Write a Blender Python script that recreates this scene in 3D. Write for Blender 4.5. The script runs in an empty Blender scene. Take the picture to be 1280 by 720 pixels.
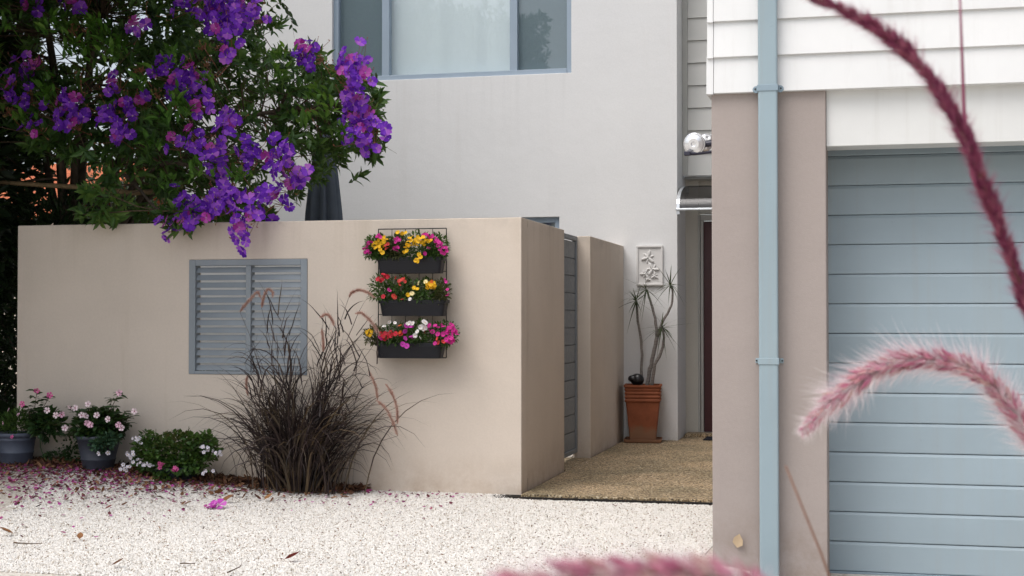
import bpy, bmesh, math, random
import numpy as np
from mathutils import Vector, Matrix, noise as mnoise

R = math.radians
rng = np.random.default_rng(7)
random.seed(7)
sc = bpy.context.scene
COL = sc.collection

# ------------------------------------------------------------------ camera
CAM = np.array([0.0, 0.0, 1.26])
FPX, YAW, PIT = 1800.0, R(13.6), R(1.15)
cd = bpy.data.cameras.new('camera')
cam = bpy.data.objects.new('camera', cd)
COL.objects.link(cam)
cam.location = CAM
cam.rotation_euler = (R(90) + PIT, 0, YAW)
cd.sensor_width = 36
cd.lens = FPX / 1280 * 36
cd.clip_start = 0.05
cd.clip_end = 2000
cd.dof.use_dof = True
cd.dof.focus_distance = 9.5
cd.dof.aperture_fstop = 16
sc.camera = cam

# ------------------------------------------------------------------ light
SUN_EL, SUN_AZ = R(60), R(214)          # azimuth: 180 = behind the camera, clockwise from +Y
w = bpy.data.worlds.new('World')
sc.world = w
w.use_nodes = True
nt = w.node_tree
nt.nodes.clear()
sky = nt.nodes.new('ShaderNodeTexSky')
sky.sky_type = 'NISHITA'
sky.sun_disc = False
sky.sun_elevation = SUN_EL
sky.sun_rotation = SUN_AZ
sky.dust_density = 4.0
sky.air_density = 1.0
hs = nt.nodes.new('ShaderNodeHueSaturation')
hs.inputs['Saturation'].default_value = 0.45
bg = nt.nodes.new('ShaderNodeBackground')
bg.inputs['Strength'].default_value = 0.12
wo = nt.nodes.new('ShaderNodeOutputWorld')
nt.links.new(sky.outputs[0], hs.inputs['Color'])
nt.links.new(hs.outputs[0], bg.inputs['Color'])
nt.links.new(bg.outputs[0], wo.inputs['Surface'])
sd = bpy.data.lights.new('sun', 'SUN')
sd.energy = 1.1
sd.angle = R(50)
sd.color = (1.0, 0.97, 0.93)
sun = bpy.data.objects.new('sun', sd)
COL.objects.link(sun)
_sv = Vector((math.sin(SUN_AZ) * math.cos(SUN_EL), math.cos(SUN_AZ) * math.cos(SUN_EL), math.sin(SUN_EL)))
sun.rotation_euler = _sv.to_track_quat('Z', 'Y').to_euler()
sun.location = _sv * 30
vs = sc.view_settings
vs.view_transform = 'Standard'
vs.look = 'None'
vs.exposure = 0.80
vs.gamma = 1
vs.use_curve_mapping = False
sc.render.engine = 'CYCLES'
sc.cycles.use_denoising = True
sc.cycles.max_bounces = 7
sc.cycles.transparent_max_bounces = 12

# ------------------------------------------------------------------ helpers
_fw = np.array([-math.sin(YAW) * math.cos(PIT), math.cos(YAW) * math.cos(PIT), math.sin(PIT)])
_rt = np.array([math.cos(YAW), math.sin(YAW), 0])
_up = np.cross(_rt, _fw)


def at(px, py, X=None, Y=None, Z=None, D=None):
    """the point of a plane of the place that a pixel of the 1280x720 photograph looks at"""
    d = _fw + _rt * (px - 640) / FPX + _up * (360 - py) / FPX
    if X is not None:
        t = X / d[0]
    elif Y is not None:
        t = Y / d[1]
    elif Z is not None:
        t = (Z - CAM[2]) / d[2]
    else:
        t = D
    return CAM + d * t


def sstep(a, b, x):
    t = np.clip((x - a) / (b - a), 0, 1)
    return t * t * (3 - 2 * t)


def gz(x, y):
    """height of the gravel"""
    g = 0.145 * (1 - sstep(-6.2, -3.6, x)) * sstep(8.3, 9.75, y) * (1 - sstep(10.15, 10.3, y))
    g = g - 0.055 * sstep(-0.85, -0.15, x) * (1 - sstep(8.0, 9.5, y))
    g = g + 0.035 * (1 - sstep(-0.62, -0.3, x)) * sstep(-1.2, -0.8, x) * sstep(6.7, 7.2, y) * (1 - sstep(7.5, 8.3, y))
    g = g + .009 * np.sin(2.3 * x + .8 * y) * np.sin(1.9 * y - .6 * x + 1) * (1 - sstep(9.3, 9.8, y)) * (1 - sstep(-1.2, -.2, x))
    return g - 0.012 * sstep(-2.6, -2.2, x)


class MB:
    def __init__(s):
        s.v, s.f, s.m, s.n = [], [], [], 0

    def add(s, verts, faces, mi=0):
        verts = np.asarray(verts, float).reshape(-1, 3)
        s.v.append(verts)
        s.f += [tuple(int(i) + s.n for i in f) for f in faces]
        s.m += [mi] * len(faces)
        s.n += len(verts)

    def box(s, x0, x1, y0, y1, z0, z1, mi=0, skip=()):
        v = [(x0, y0, z0), (x1, y0, z0), (x1, y1, z0), (x0, y1, z0), (x0, y0, z1), (x1, y0, z1), (x1, y1, z1), (x0, y1, z1)]
        f = dict(b=(0, 3, 2, 1), t=(4, 5, 6, 7), f=(0, 1, 5, 4), k=(2, 3, 7, 6), l=(3, 0, 4, 7), r=(1, 2, 6, 5))
        s.add(v, [f[k] for k in f if k not in skip], mi)

    def prism(s, poly, axis, a, b, mi=0):
        """a polygon (two coordinates) swept along the third axis"""
        n = len(poly)
        def p(q, t):
            return {0: (t, q[0], q[1]), 1: (q[0], t, q[1]), 2: (q[0], q[1], t)}[axis]
        v = [p(q, a) for q in poly] + [p(q, b) for q in poly]
        s.add(v, [tuple(range(n)), tuple(range(2 * n - 1, n - 1, -1))] + [(i, n + i, n + (i + 1) % n, (i + 1) % n) for i in range(n)], mi)

    def tube(s, pts, rad, n=6, mi=0, cap=True):
        pts = np.asarray(pts, float)
        k = len(pts)
        rad = np.broadcast_to(np.asarray(rad, float), (k,))
        tan = np.gradient(pts, axis=0)
        tan /= np.linalg.norm(tan, axis=1)[:, None] + 1e-9
        ref = np.array([0.31, 0.17, 0.93]) if abs(tan[0][2]) < 0.8 else np.array([0.93, 0.3, 0.1])
        rings = []
        a = np.linspace(0, 2 * math.pi, n, endpoint=False)
        for i in range(k):
            u = np.cross(tan[i], ref); u /= np.linalg.norm(u) + 1e-9
            q = np.cross(tan[i], u)
            ref = np.cross(u, tan[i])
            rings.append(pts[i] + rad[i] * (np.cos(a)[:, None] * u + np.sin(a)[:, None] * q))
        f = [(i * n + j, i * n + (j + 1) % n, (i + 1) * n + (j + 1) % n, (i + 1) * n + j) for i in range(k - 1) for j in range(n)]
        if cap:
            f += [tuple(range(n - 1, -1, -1)), tuple(range((k - 1) * n, k * n))]
        s.add(np.vstack(rings), f, mi)

    def lathe(s, prof, c, n=24, mi=0, sx=1, sy=1):
        a = np.linspace(0, 2 * math.pi, n, endpoint=False)
        v = [(c[0] + r * math.cos(t) * sx, c[1] + r * math.sin(t) * sy, c[2] + z) for r, z in prof for t in a]
        k = len(prof)
        f = [(i * n + j, i * n + (j + 1) % n, (i + 1) * n + (j + 1) % n, (i + 1) * n + j) for i in range(k - 1) for j in range(n)]
        s.add(v, f + [tuple(range(n - 1, -1, -1)), tuple(range((k - 1) * n, k * n))], mi)

    def ball(s, c, r, n=10, mi=0, rot=None):
        r = np.broadcast_to(np.asarray(r, float), (3,))
        th = np.linspace(0, math.pi, n)[1:-1]
        a = np.linspace(0, 2 * math.pi, 2 * n, endpoint=False)
        v = [(0, 0, 1)] + [(math.sin(t) * math.cos(p), math.sin(t) * math.sin(p), math.cos(t)) for t in th for p in a] + [(0, 0, -1)]
        v = np.array(v) * r
        if rot is not None:
            v = v @ np.array(rot).T
        m = 2 * n
        f = [(0, 1 + j, 1 + (j + 1) % m) for j in range(m)]
        for i in range(len(th) - 1):
            f += [(1 + i * m + j, 1 + (i + 1) * m + j, 1 + (i + 1) * m + (j + 1) % m, 1 + i * m + (j + 1) % m) for j in range(m)]
        e = 1 + (len(th) - 1) * m
        f += [(e + j, len(v) - 1, e + (j + 1) % m) for j in range(m)]
        s.add(v + np.asarray(c, float), f, mi)

    def scatter(s, tv, tf, mats, locs, mi=0):
        """copies of a small template, one per 3x3 matrix and location"""
        tv = np.asarray(tv, float)
        mats = np.asarray(mats); locs = np.asarray(locs)
        if len(locs) == 0:
            return
        v = np.einsum('kij,nj->kni', mats, tv) + locs[:, None, :]
        n = len(tv)
        base = s.n
        s.v.append(v.reshape(-1, 3))
        for k in range(len(locs)):
            o = base + k * n
            s.f += [tuple(i + o for i in f) for f in tf]
        s.m += [mi] * (len(tf) * len(locs))
        s.n += n * len(locs)

    def build(s, name, mats, parent=None, smooth=False, bevel=0.0, seg=2):
        me = bpy.data.meshes.new(name)
        v = np.vstack(s.v) if s.v else np.zeros((0, 3))
        off = np.zeros(3)
        if parent is not None:
            p = parent
            while p is not None:
                off = off + np.array(p.location); p = p.parent
        me.from_pydata((v - off).tolist(), [], s.f)
        mats = mats if isinstance(mats, (list, tuple)) else [mats]
        for m in mats:
            me.materials.append(m)
        if len(mats) > 1:
            me.polygons.foreach_set('material_index', s.m)
        if smooth:
            me.polygons.foreach_set('use_smooth', [True] * len(me.polygons))
        me.update()
        o = bpy.data.objects.new(name, me)
        COL.objects.link(o)
        if parent is not None:
            o.parent = parent
        if bevel:
            b = o.modifiers.new('bevel', 'BEVEL')
            b.width = bevel; b.segments = seg; b.limit_method = 'ANGLE'; b.angle_limit = R(40)
        return o


def tag(o, label=None, cat=None, group=None, kind=None):
    if label: o['label'] = label
    if cat: o['category'] = cat
    if group: o['group'] = group
    if kind: o['kind'] = kind
    return o


def thing(name, loc, label, cat, group=None):
    o = bpy.data.objects.new(name, None)
    o.empty_display_size = 0.1
    o.location = [float(c) for c in loc]
    COL.objects.link(o)
    return tag(o, label, cat, group)


def basis(d, roll=None, up=(0, 0, 1)):
    """3x3 matrices whose +Y column is d and whose +Z column leans towards up (turned by roll)"""
    d = np.asarray(d, float)
    d = d / (np.linalg.norm(d, axis=1)[:, None] + 1e-9)
    up = np.broadcast_to(np.asarray(up, float), d.shape) + 1e-3
    x = np.cross(d, up)
    x /= np.linalg.norm(x, axis=1)[:, None] + 1e-9
    z = np.cross(x, d)
    if roll is not None:
        c, s_ = np.cos(roll)[:, None], np.sin(roll)[:, None]
        x, z = c * x + s_ * z, -s_ * x + c * z
    return np.stack([x, d, z], axis=2)


def unit(n):
    v = rng.normal(size=(n, 3))
    return v / np.linalg.norm(v, axis=1)[:, None]


def leaf_tpl(wd=0.3, droop=0.25, fold=0.06):
    ys = [0, .3, .65, 1]
    ws = [0, .5, .42, 0]
    z = lambda y: -droop * y * y
    v = [(0, 0, 0), (-wd * .5, .3, z(.3) + fold), (0, .3, z(.3)), (wd * .5, .3, z(.3) + fold),
         (-wd * .42, .66, z(.66) + fold), (0, .66, z(.66)), (wd * .42, .66, z(.66) + fold), (0, 1, z(1))]
    f = [(0, 2, 1), (0, 3, 2), (1, 2, 5, 4), (2, 3, 6, 5), (4, 5, 7), (5, 6, 7)]
    return np.array(v), f


def flower_tpl(n=5, wd=0.8, cup=0.18, wavy=0.04):
    """a flower facing +Y, radius 1: list of petals"""
    v, f = [], []
    for k in range(n):
        a = 2 * math.pi * k / n
        ca, sa = math.cos(a), math.sin(a)
        pts = [(0.06, 0, 0), (.45, -wd * .3, cup * .5), (.45, wd * .3, cup * .5), (.85, -wd * .5, cup + wavy), (.8, 0, cup * .7), (.85, wd * .5, cup - wavy), (1.0, -wd * .22, cup), (1.0, wd * .22, cup + wavy)]
        o = len(v)
        for r, t, h in pts:
            v.append((r * ca - t * sa, h - 0.02 * (k % 2), r * sa + t * ca))
        f += [tuple(o + i for i in q) for q in [(0, 1, 4), (0, 4, 2), (1, 3, 4), (2, 4, 5), (3, 6, 4), (6, 7, 4), (7, 5, 4)]]
    return np.array(v), f


def disc_tpl(r=0.2, h=0.1, n=6):
    a = np.linspace(0, 2 * math.pi, n, endpoint=False)
    v = [(0, h, 0)] + [(r * math.cos(t), h * .6, r * math.sin(t)) for t in a]
    return np.array(v), [(0, 1 + j, 1 + (j + 1) % n) for j in range(n)]


# ------------------------------------------------------------------ materials
class NT:
    def __init__(s, name):
        s.m = bpy.data.materials.new(name)
        s.m.use_nodes = True
        s.t = s.m.node_tree
        s.b = s.t.nodes['Principled BSDF']
        s.out = s.t.nodes['Material Output']

    def n(s, kind, **kw):
        nd = s.t.nodes.new('ShaderNode' + kind)
        for k, v in kw.items():
            if hasattr(nd, k) and not k.startswith('i_'):
                setattr(nd, k, v)
        return nd

    def l(s, a, b):
        s.t.links.new(a, b)

    def coords(s, scale=(1, 1, 1), obj=False):
        tc = s.n('TexCoord')
        mp = s.n('Mapping')
        mp.inputs['Scale'].default_value = scale
        if obj:
            s.l(tc.outputs['Object'], mp.inputs[0])
        else:
            g = s.n('NewGeometry')
            s.l(g.outputs['Position'], mp.inputs[0])
        return mp.outputs[0]

    def noise(s, scale, detail=4, rough=.55, vec=None):
        t = s.n('TexNoise')
        t.inputs['Scale'].default_value = scale
        t.inputs['Detail'].default_value = detail
        t.inputs['Roughness'].default_value = rough
        s.l(vec if vec is not None else s.coords(), t.inputs['Vector'])
        return t.outputs['Fac']

    def ramp(s, fac, stops):
        r = s.n('ValToRGB')
        e = r.color_ramp.elements
        while len(e) > 1:
            e.remove(e[-1])
        for i, (p, c) in enumerate(stops):
            el = e[0] if i == 0 else e.new(p)
            el.position = p
            el.color = (*c, 1) if len(c) == 3 else c
        s.l(fac, r.inputs['Fac'])
        return r.outputs['Color']

    def mix(s, fac, a, b, mode='MIX'):
        m = s.n('MixRGB', blend_type=mode)
        if isinstance(fac, float): m.inputs[0].default_value = fac
        else: s.l(fac, m.inputs[0])
        for i, q in ((1, a), (2, b)):
            if isinstance(q, tuple): m.inputs[i].default_value = (*q, 1)
            else: s.l(q, m.inputs[i])
        return m.outputs[0]

    def bump(s, h, dist, strength=1.0):
        b = s.n('Bump')
        b.inputs['Distance'].default_value = dist
        b.inputs['Strength'].default_value = strength
        s.l(h, b.inputs['Height'])
        s.l(b.outputs[0], s.b.inputs['Normal'])

    def set(s, col=None, rough=.6, spec=.3, metal=0.0):
        if col is not None:
            if isinstance(col, tuple): s.b.inputs['Base Color'].default_value = (*col, 1)
            else: s.l(col, s.b.inputs['Base Color'])
        s.b.inputs['Roughness'].default_value = rough
        s.b.inputs['Specular IOR Level'].default_value = spec
        s.b.inputs['Metallic'].default_value = metal
        return s.m


def sc3(c, k):
    return tuple(min(1, x * k) for x in c)


def render_mat(name, c, amt=.08, stain=(.75, .7, .62), grain=0.0016, top=None, base=None, drip=None):
    t = NT(name)
    a = t.noise(1.3, 5, .6)
    fine = t.noise(60, 3, .6)
    col = t.ramp(a, [(.25, sc3(c, 1 - amt)), (.75, sc3(c, 1 + amt * .6))])
    col = t.mix(.22, col, t.ramp(fine, [(.3, sc3(c, .86)), (.7, sc3(c, 1.1))]))
    streak = t.noise(1.0, 5, .65, t.coords((5, 5, .35)))
    sm = t.ramp(streak, [(.58, (0, 0, 0)), (.78, (.35, .35, .35))])
    col = t.mix(sm, col, tuple(c[i] * stain[i] for i in range(3)))
    g = t.n('NewGeometry'); sx = t.n('SeparateXYZ'); t.l(g.outputs['Position'], sx.inputs[0])
    def zmask(a, b, streaks, strength):
        mr = t.n('MapRange'); mr.inputs[1].default_value = a; mr.inputs[2].default_value = b
        t.l(sx.outputs[2], mr.inputs[0])
        mm = t.n('Math', operation='MULTIPLY'); t.l(mr.outputs[0], mm.inputs[0]); t.l(streaks, mm.inputs[1])
        m2 = t.n('Math', operation='MULTIPLY'); t.l(mm.outputs[0], m2.inputs[0]); m2.inputs[1].default_value = strength
        return m2.outputs[0]
    if top is not None:                   # drip marks below the coping
        dr = t.ramp(t.noise(1.0, 4, .7, t.coords((4.5, 4.5, .22))), [(.50, (0, 0, 0)), (.70, (1, 1, 1))])
        col = t.mix(zmask(top - .5, top, dr, .30), col, sc3((c[0] * .8, c[1] * .74, c[2] * .62), .75))
        bl = t.ramp(t.noise(3.5, 5, .7), [(.5, (0, 0, 0)), (.72, (1, 1, 1))])
        col = t.mix(zmask(top - .10, top, bl, .5), col, sc3(c, .5))
    if base is not None:                  # soil splashed up from the ground
        sp = t.ramp(t.noise(6, 6, .75), [(.40, (0, 0, 0)), (.66, (1, 1, 1))])
        col = t.mix(zmask(base, -.02, sp, .55), col, (c[0] * .62, c[1] * .52, c[2] * .42))
    if drip is not None:                  # runs below the ends and along a window sill
        dz, ln, xa, xb = drip
        dr = t.ramp(t.noise(1.0, 4, .7, t.coords((11, 11, .3))), [(.50, (0, 0, 0)), (.72, (1, 1, 1))])
        a1 = zmask(dz - ln, dz, dr, .20)
        for op, axis, lim in (('LESS_THAN', 2, dz), ('GREATER_THAN', 0, xa), ('LESS_THAN', 0, xb)):
            q = t.n('Math', operation=op); t.l(sx.outputs[axis], q.inputs[0]); q.inputs[1].default_value = lim
            q2 = t.n('Math', operation='MULTIPLY'); t.l(q.outputs[0], q2.inputs[0]); t.l(a1, q2.inputs[1]); a1 = q2.outputs[0]
        col = t.mix(a1, col, sc3(c, .62))
    und = t.noise(7, 3, .5)
    ad = t.n('Math', operation='MULTIPLY_ADD'); ad.inputs[1].default_value = .35
    t.l(t.noise(170, 2, .7), ad.inputs[0]); t.l(und, ad.inputs[2])
    t.bump(ad.outputs[0], grain * 2.6, .8)
    return t.set(col, .9, .15)


def paint_mat(name, c, rough=.4, amt=.06, spec=.4, metal=0.0, scale=3.0, grime=0.0):
    t = NT(name)
    a = t.noise(scale, 5, .6)
    col = t.ramp(a, [(.3, sc3(c, 1 - amt)), (.7, sc3(c, 1 + amt))])
    if grime:
        st = t.ramp(t.noise(1.0, 5, .7, t.coords((14, 14, .5))), [(.50, (0, 0, 0)), (.75, (1, 1, 1))])
        gm = t.n('Math', operation='MULTIPLY'); gm.inputs[1].default_value = grime; t.l(st, gm.inputs[0])
        col = t.mix(gm.outputs[0], col, tuple(.45 * x + .55 * y for x, y in zip(c, (.30, .27, .22))))
        sp = t.ramp(t.noise(55, 3, .8), [(.66, (0, 0, 0)), (.72, (1, 1, 1))])
        g2 = t.n('Math', operation='MULTIPLY'); g2.inputs[1].default_value = grime * .7; t.l(sp, g2.inputs[0])
        col = t.mix(g2.outputs[0], col, sc3(c, .6))
        gg = t.n('NewGeometry')
        col = t.mix(.5, col, t.mix(1.0, col, t.ramp(gg.outputs['Random Per Island'], [(0, (.90, .90, .90)), (1, (1.06, 1.06, 1.06))]), 'MULTIPLY'))
        t.bump(t.noise(5, 3), .004, .35)
    m = t.set(col, rough, spec, metal)
    r = t.ramp(t.noise(scale * 7, 3), [(.3, (rough * .85,) * 3), (.7, (min(1, rough * 1.2),) * 3)])
    t.l(r, t.b.inputs['Roughness'])
    return m


def leaf_mat(name, cols, transl=.25, rough=.45, noise_scale=2.5, spec=.35):
    t = NT(name)
    g = t.n('NewGeometry')
    big = t.noise(noise_scale, 2, .5)
    ma = t.n('Math', operation='ADD')
    mm = t.n('Math', operation='MULTIPLY'); mm.inputs[1].default_value = .6
    t.l(g.outputs['Random Per Island'], mm.inputs[0])
    mb = t.n('Math', operation='MULTIPLY_ADD'); mb.inputs[1].default_value = 1.2; mb.inputs[2].default_value = -.4
    t.l(big, mb.inputs[0])
    t.l(mm.outputs[0], ma.inputs[0]); t.l(mb.outputs[0], ma.inputs[1])
    n = len(cols)
    col = t.ramp(ma.outputs[0], [(.12 + .76 * i / max(1, n - 1), c) for i, c in enumerate(cols)])
    t.set(col, rough, spec)
    if transl:
        tr = t.n('BsdfTranslucent')
        t.l(t.mix(.5, col, (.25, .35, .05), 'MIX') if cols[0][1] > cols[0][0] else col, tr.inputs[0])
        mx = t.n('MixShader'); mx.inputs[0].default_value = transl
        t.l(t.b.outputs[0], mx.inputs[1]); t.l(tr.outputs[0], mx.inputs[2])
        t.l(mx.outputs[0], t.out.inputs[0])
    return t.m


M = {}
M['wall_beige'] = render_mat('beige_render', (.62, .545, .472), .09, top=1.972, base=.30)
M['wall_grey'] = render_mat('pale_grey_render', (.685, .688, .692), .04, (.86, .84, .82), base=.25, drip=(3.785, .9, -5.56, -2.86))
M['pillar'] = render_mat('mauve_grey_render', (.335, .290, .270), .07, (.8, .78, .76), base=.35)
M['recess'] = render_mat('warm_white_render', (.62, .60, .55), .05)
M['board'] = paint_mat('white_board_paint', (.645, .65, .65), .5, .03, .3, grime=.22)
M['board_grey'] = paint_mat('grey_board_paint', (.60, .60, .58), .5, .03, .3)
M['lintel'] = paint_mat('white_lintel_paint', (.635, .64, .63), .45, .03, .3, grime=.25)
M['door_steel'] = paint_mat('blue_grey_steel', (.29, .36, .405), .42, .05, .35, scale=1.6, grime=.35)
M['downpipe'] = paint_mat('blue_downpipe_paint', (.265, .340, .380), .45, .05, .3, scale=1.5, grime=.4)
M['clip'] = paint_mat('grey_blue_clip', (.22, .29, .34), .45, .05)
M['shutter'] = paint_mat('slate_blue_paint', (.225, .258, .29), .42, .07, grime=.25)
M['frame_blue'] = paint_mat('blue_grey_aluminium', (.30, .37, .45), .38, .04, .4)
M['gate'] = paint_mat('grey_gate_paint', (.20, .225, .25), .45, .06)
M['dark'] = paint_mat('dark_interior', (.03, .03, .033), .8)
M['room'] = paint_mat('room_plaster', (.35, .35, .34), .8)
M['door_red'] = paint_mat('dark_maroon_door', (.060, .014, .018), .35, .1, .4)
M['trim'] = paint_mat('grey_trim', (.42, .42, .40), .5, .04)
M['charcoal'] = paint_mat('charcoal_plastic', (.0075, .008, .0125), .45, .2, .35, scale=20)
M['black_wire'] = paint_mat('black_wire', (.012, .012, .013), .4)
M['alu'] = paint_mat('brushed_aluminium', (.62, .65, .68), .3, .05, .5, .7)
M['lamp'] = paint_mat('silver_lamp', (.75, .76, .78), .22, .05, .5, .75, 20)
M['lamp_dark'] = paint_mat('dark_bracket', (.03, .03, .05), .4)
M['pot_grey'] = paint_mat('grey_blue_pot', (.07, .084, .118), .5, .18, .35, scale=9)
M['pot_dark'] = paint_mat('dark_grey_pot', (.045, .052, .07), .5, .18, .3, scale=9)
M['soil'] = paint_mat('soil', (.03, .022, .016), .95, .4, .1, scale=60)
M['canvas'] = paint_mat('slate_canvas', (.095, .115, .145), .85, .1, .1, scale=8)
M['plaster'] = paint_mat('white_plaster', (.62, .61, .60), .7, .04, .2)
M['black_glaze'] = paint_mat('black_glaze', (.010, .010, .012), .3, .1, .5)
M['mat'] = paint_mat('dark_coir', (.02, .021, .028), .95, .3, .05, scale=90)
M['bark'] = paint_mat('grey_brown_bark', (.095, .075, .058), .9, .35, .1, scale=18)
M['twig'] = paint_mat('brown_twig', (.10, .072, .050), .85, .3, .1, scale=30)
M['branch_pale'] = paint_mat('pale_brown_branch', (.21, .15, .085), .85, .25, .1, scale=22)
M['joint'] = paint_mat('dark_joint', (.018, .017, .016), .9, .2, .1, scale=30)  # near-black tone of the joint and front edge of the path
M['leaf'] = leaf_mat('glossy_tree_leaf', [(.018, .048, .015), (.036, .09, .022), (.058, .132, .03), (.105, .185, .036)], .28)
M['leaf_young'] = leaf_mat('young_tree_leaf', [(.03, .09, .012), (.055, .15, .018), (.11, .22, .03)], .3)
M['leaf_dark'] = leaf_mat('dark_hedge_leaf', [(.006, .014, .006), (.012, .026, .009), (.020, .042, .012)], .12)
M['leaf_vine'] = leaf_mat('vine_leaf', [(.012, .034, .012), (.03, .07, .02)], .2)
M['leaf_fine'] = leaf_mat('soft_green_leaf', [(.020, .050, .012), (.040, .095, .018), (.075, .14, .03)], .25, .5, 9)
M['leaf_olive'] = leaf_mat('olive_leaf', [(.035, .045, .015), (.06, .07, .025), (.09, .085, .035)], .25, .5, 9)
M['leaf_vinca'] = leaf_mat('dark_green_leaf', [(.012, .034, .012), (.024, .06, .018), (.04, .085, .03)], .18, .35, 9)
M['leaf_fleshy'] = leaf_mat('blue_green_leaf', [(.02, .05, .03), (.035, .085, .05), (.06, .11, .06)], .2, .4, 9)
M['dracaena'] = leaf_mat('dracaena_leaf', [(.012, .022, .010), (.03, .045, .02), (.05, .06, .03)], .15)
M['purple'] = leaf_mat('purple_petal', [(.11, .016, .36), (.19, .035, .56), (.32, .08, .72), (.60, .20, .74)], .42, .55, 2.0, .2)
M['magenta_old'] = leaf_mat('magenta_petal', [(.28, .015, .20), (.48, .06, .42), (.66, .18, .60)], .3, .55, 2.0, .2)
M['stamen'] = paint_mat('pale_stamen', (.45, .25, .40), .6)
M['bud'] = leaf_mat('pinkish_bud', [(.20, .06, .045), (.28, .10, .06), (.24, .14, .06)], .15)


def petal(name, c):
    return leaf_mat(name, [sc3(c, .72), c, sc3(c, 1.25)], .25, .55, 20, .2)


M['p_magenta'] = petal('magenta_petunia', (.55, .03, .26))
M['p_yellow'] = petal('yellow_petunia', (.75, .44, .02))
M['p_red'] = petal('red_petunia', (.50, .025, .045))
M['p_coral'] = petal('coral_petunia', (.62, .07, .06))
M['p_orange'] = petal('orange_petunia', (.65, .12, .03))
M['p_white'] = petal('white_petunia', (.75, .73, .72))
M['p_cream'] = petal('cream_petunia', (.78, .68, .35))
M['p_violet'] = petal('pink_violet_petunia', (.55, .06, .42))
M['p_pink'] = petal('pale_pink_petal', (.74, .46, .58))
M['p_hotpink'] = petal('hot_pink_petal', (.62, .12, .32))
M['p_blush'] = petal('blush_petal', (.76, .62, .67))
M['p_lilac'] = petal('white_lilac_petal', (.72, .70, .78))
M['c_dark'] = paint_mat('dark_flower_throat', (.12, .03, .02), .7)
M['c_pink'] = paint_mat('crimson_flower_throat', (.28, .01, .08), .7)
M['c_yellow'] = paint_mat('yellow_flower_throat', (.55, .30, .02), .7)
M['blade'] = leaf_mat('purple_grass_blade', [(.013, .010, .009), (.030, .020, .020), (.050, .033, .031), (.10, .075, .046)], .12, .5, 6)
M['blade_dry'] = leaf_mat('dry_grass_blade', [(.10, .07, .04), (.16, .11, .06)], .12, .6, 6)
M['plume_tan'] = leaf_mat('tan_pink_bristle', [(.42, .22, .17), (.55, .34, .28), (.66, .48, .40)], .3, .6, 8)
M['dry_leaf'] = leaf_mat('dry_brown_leaf', [(.10, .035, .015), (.20, .085, .03), (.30, .15, .06)], .1, .7, 6)
M['red_leaf'] = leaf_mat('dull_red_leaf', [(.16, .02, .02), (.22, .04, .03)], .1, .7, 6)
M['pale_leaf'] = leaf_mat('pale_dry_leaf', [(.45, .33, .20), (.55, .42, .28)], .1, .7, 6)
M['litter'] = leaf_mat('leaf_litter', [(.045, .020, .012), (.10, .040, .020), (.18, .085, .04), (.30, .18, .10)], .05, .8, 5)
M['petals'] = leaf_mat('fallen_petal', [(.10, .03, .03), (.16, .035, .06), (.26, .03, .14), (.36, .06, .26), (.24, .08, .06)], .1, .7, 4)


def bristle_mat(name, cols, transl=.45):
    t = NT(name)
    g = t.n('NewGeometry')
    col = t.ramp(g.outputs['Random Per Island'], [(i / max(1, len(cols) - 1), c) for i, c in enumerate(cols)])
    t.set(col, .5, .3)
    tr = t.n('BsdfTranslucent'); t.l(col, tr.inputs[0])
    mx = t.n('MixShader'); mx.inputs[0].default_value = transl
    t.l(t.b.outputs[0], mx.inputs[1]); t.l(tr.outputs[0], mx.inputs[2]); t.l(mx.outputs[0], t.out.inputs[0])
    return t.m


M['br_pink'] = bristle_mat('pink_bristle', [(.48, .20, .28), (.62, .36, .42), (.74, .56, .60)])
M['br_pale'] = bristle_mat('backlit_bristle', [(.80, .70, .72), (.90, .85, .85)], .65)  # whitish backlight on the plume halo, put into the bristle colour
M['br_wine'] = bristle_mat('wine_bristle', [(.20, .03, .085), (.32, .07, .15), (.50, .20, .27)], .4)
M['sp_pink'] = bristle_mat('pink_spikelet', [(.42, .11, .20), (.55, .20, .28), (.50, .28, .24)], .2)
M['sp_wine'] = bristle_mat('wine_spikelet', [(.13, .018, .055), (.22, .04, .095), (.34, .10, .14)], .2)
M['stem_green'] = paint_mat('reddish_green_stem', (.17, .085, .055), .5, .2, scale=40)


def gravel_ground_mat():
    t = NT('white_gravel_bed')
    v = t.n('TexVoronoi'); v.inputs['Scale'].default_value = 75
    t.l(t.coords(), v.inputs['Vector'])
    sep = t.n('SeparateColor'); t.l(v.outputs['Color'], sep.inputs[0])
    col = t.ramp(sep.outputs[0], [(0, (.42, .37, .31)), (.3, (.60, .57, .52)), (1, (.72, .70, .66))])
    big = t.ramp(t.noise(.8, 4), [(.3, (.76, .74, .70)), (.7, (.90, .89, .88))])
    col = t.mix(1.0, col, big, 'MULTIPLY')
    t.bump(v.outputs['Distance'], .01, -.8)
    return t.set(col, .9, .2)


def stone_mat():
    t = NT('white_gravel_stone')
    oi = t.n('ObjectInfo')
    col = t.ramp(oi.outputs['Random'], [(0, (.17, .135, .10)), (.035, (.38, .32, .25)), (.10, (.56, .515, .46)), (.3, (.64, .615, .58)), (1, (.72, .70, .67))])
    t.set(col, .85, .25)
    return t.m


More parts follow.
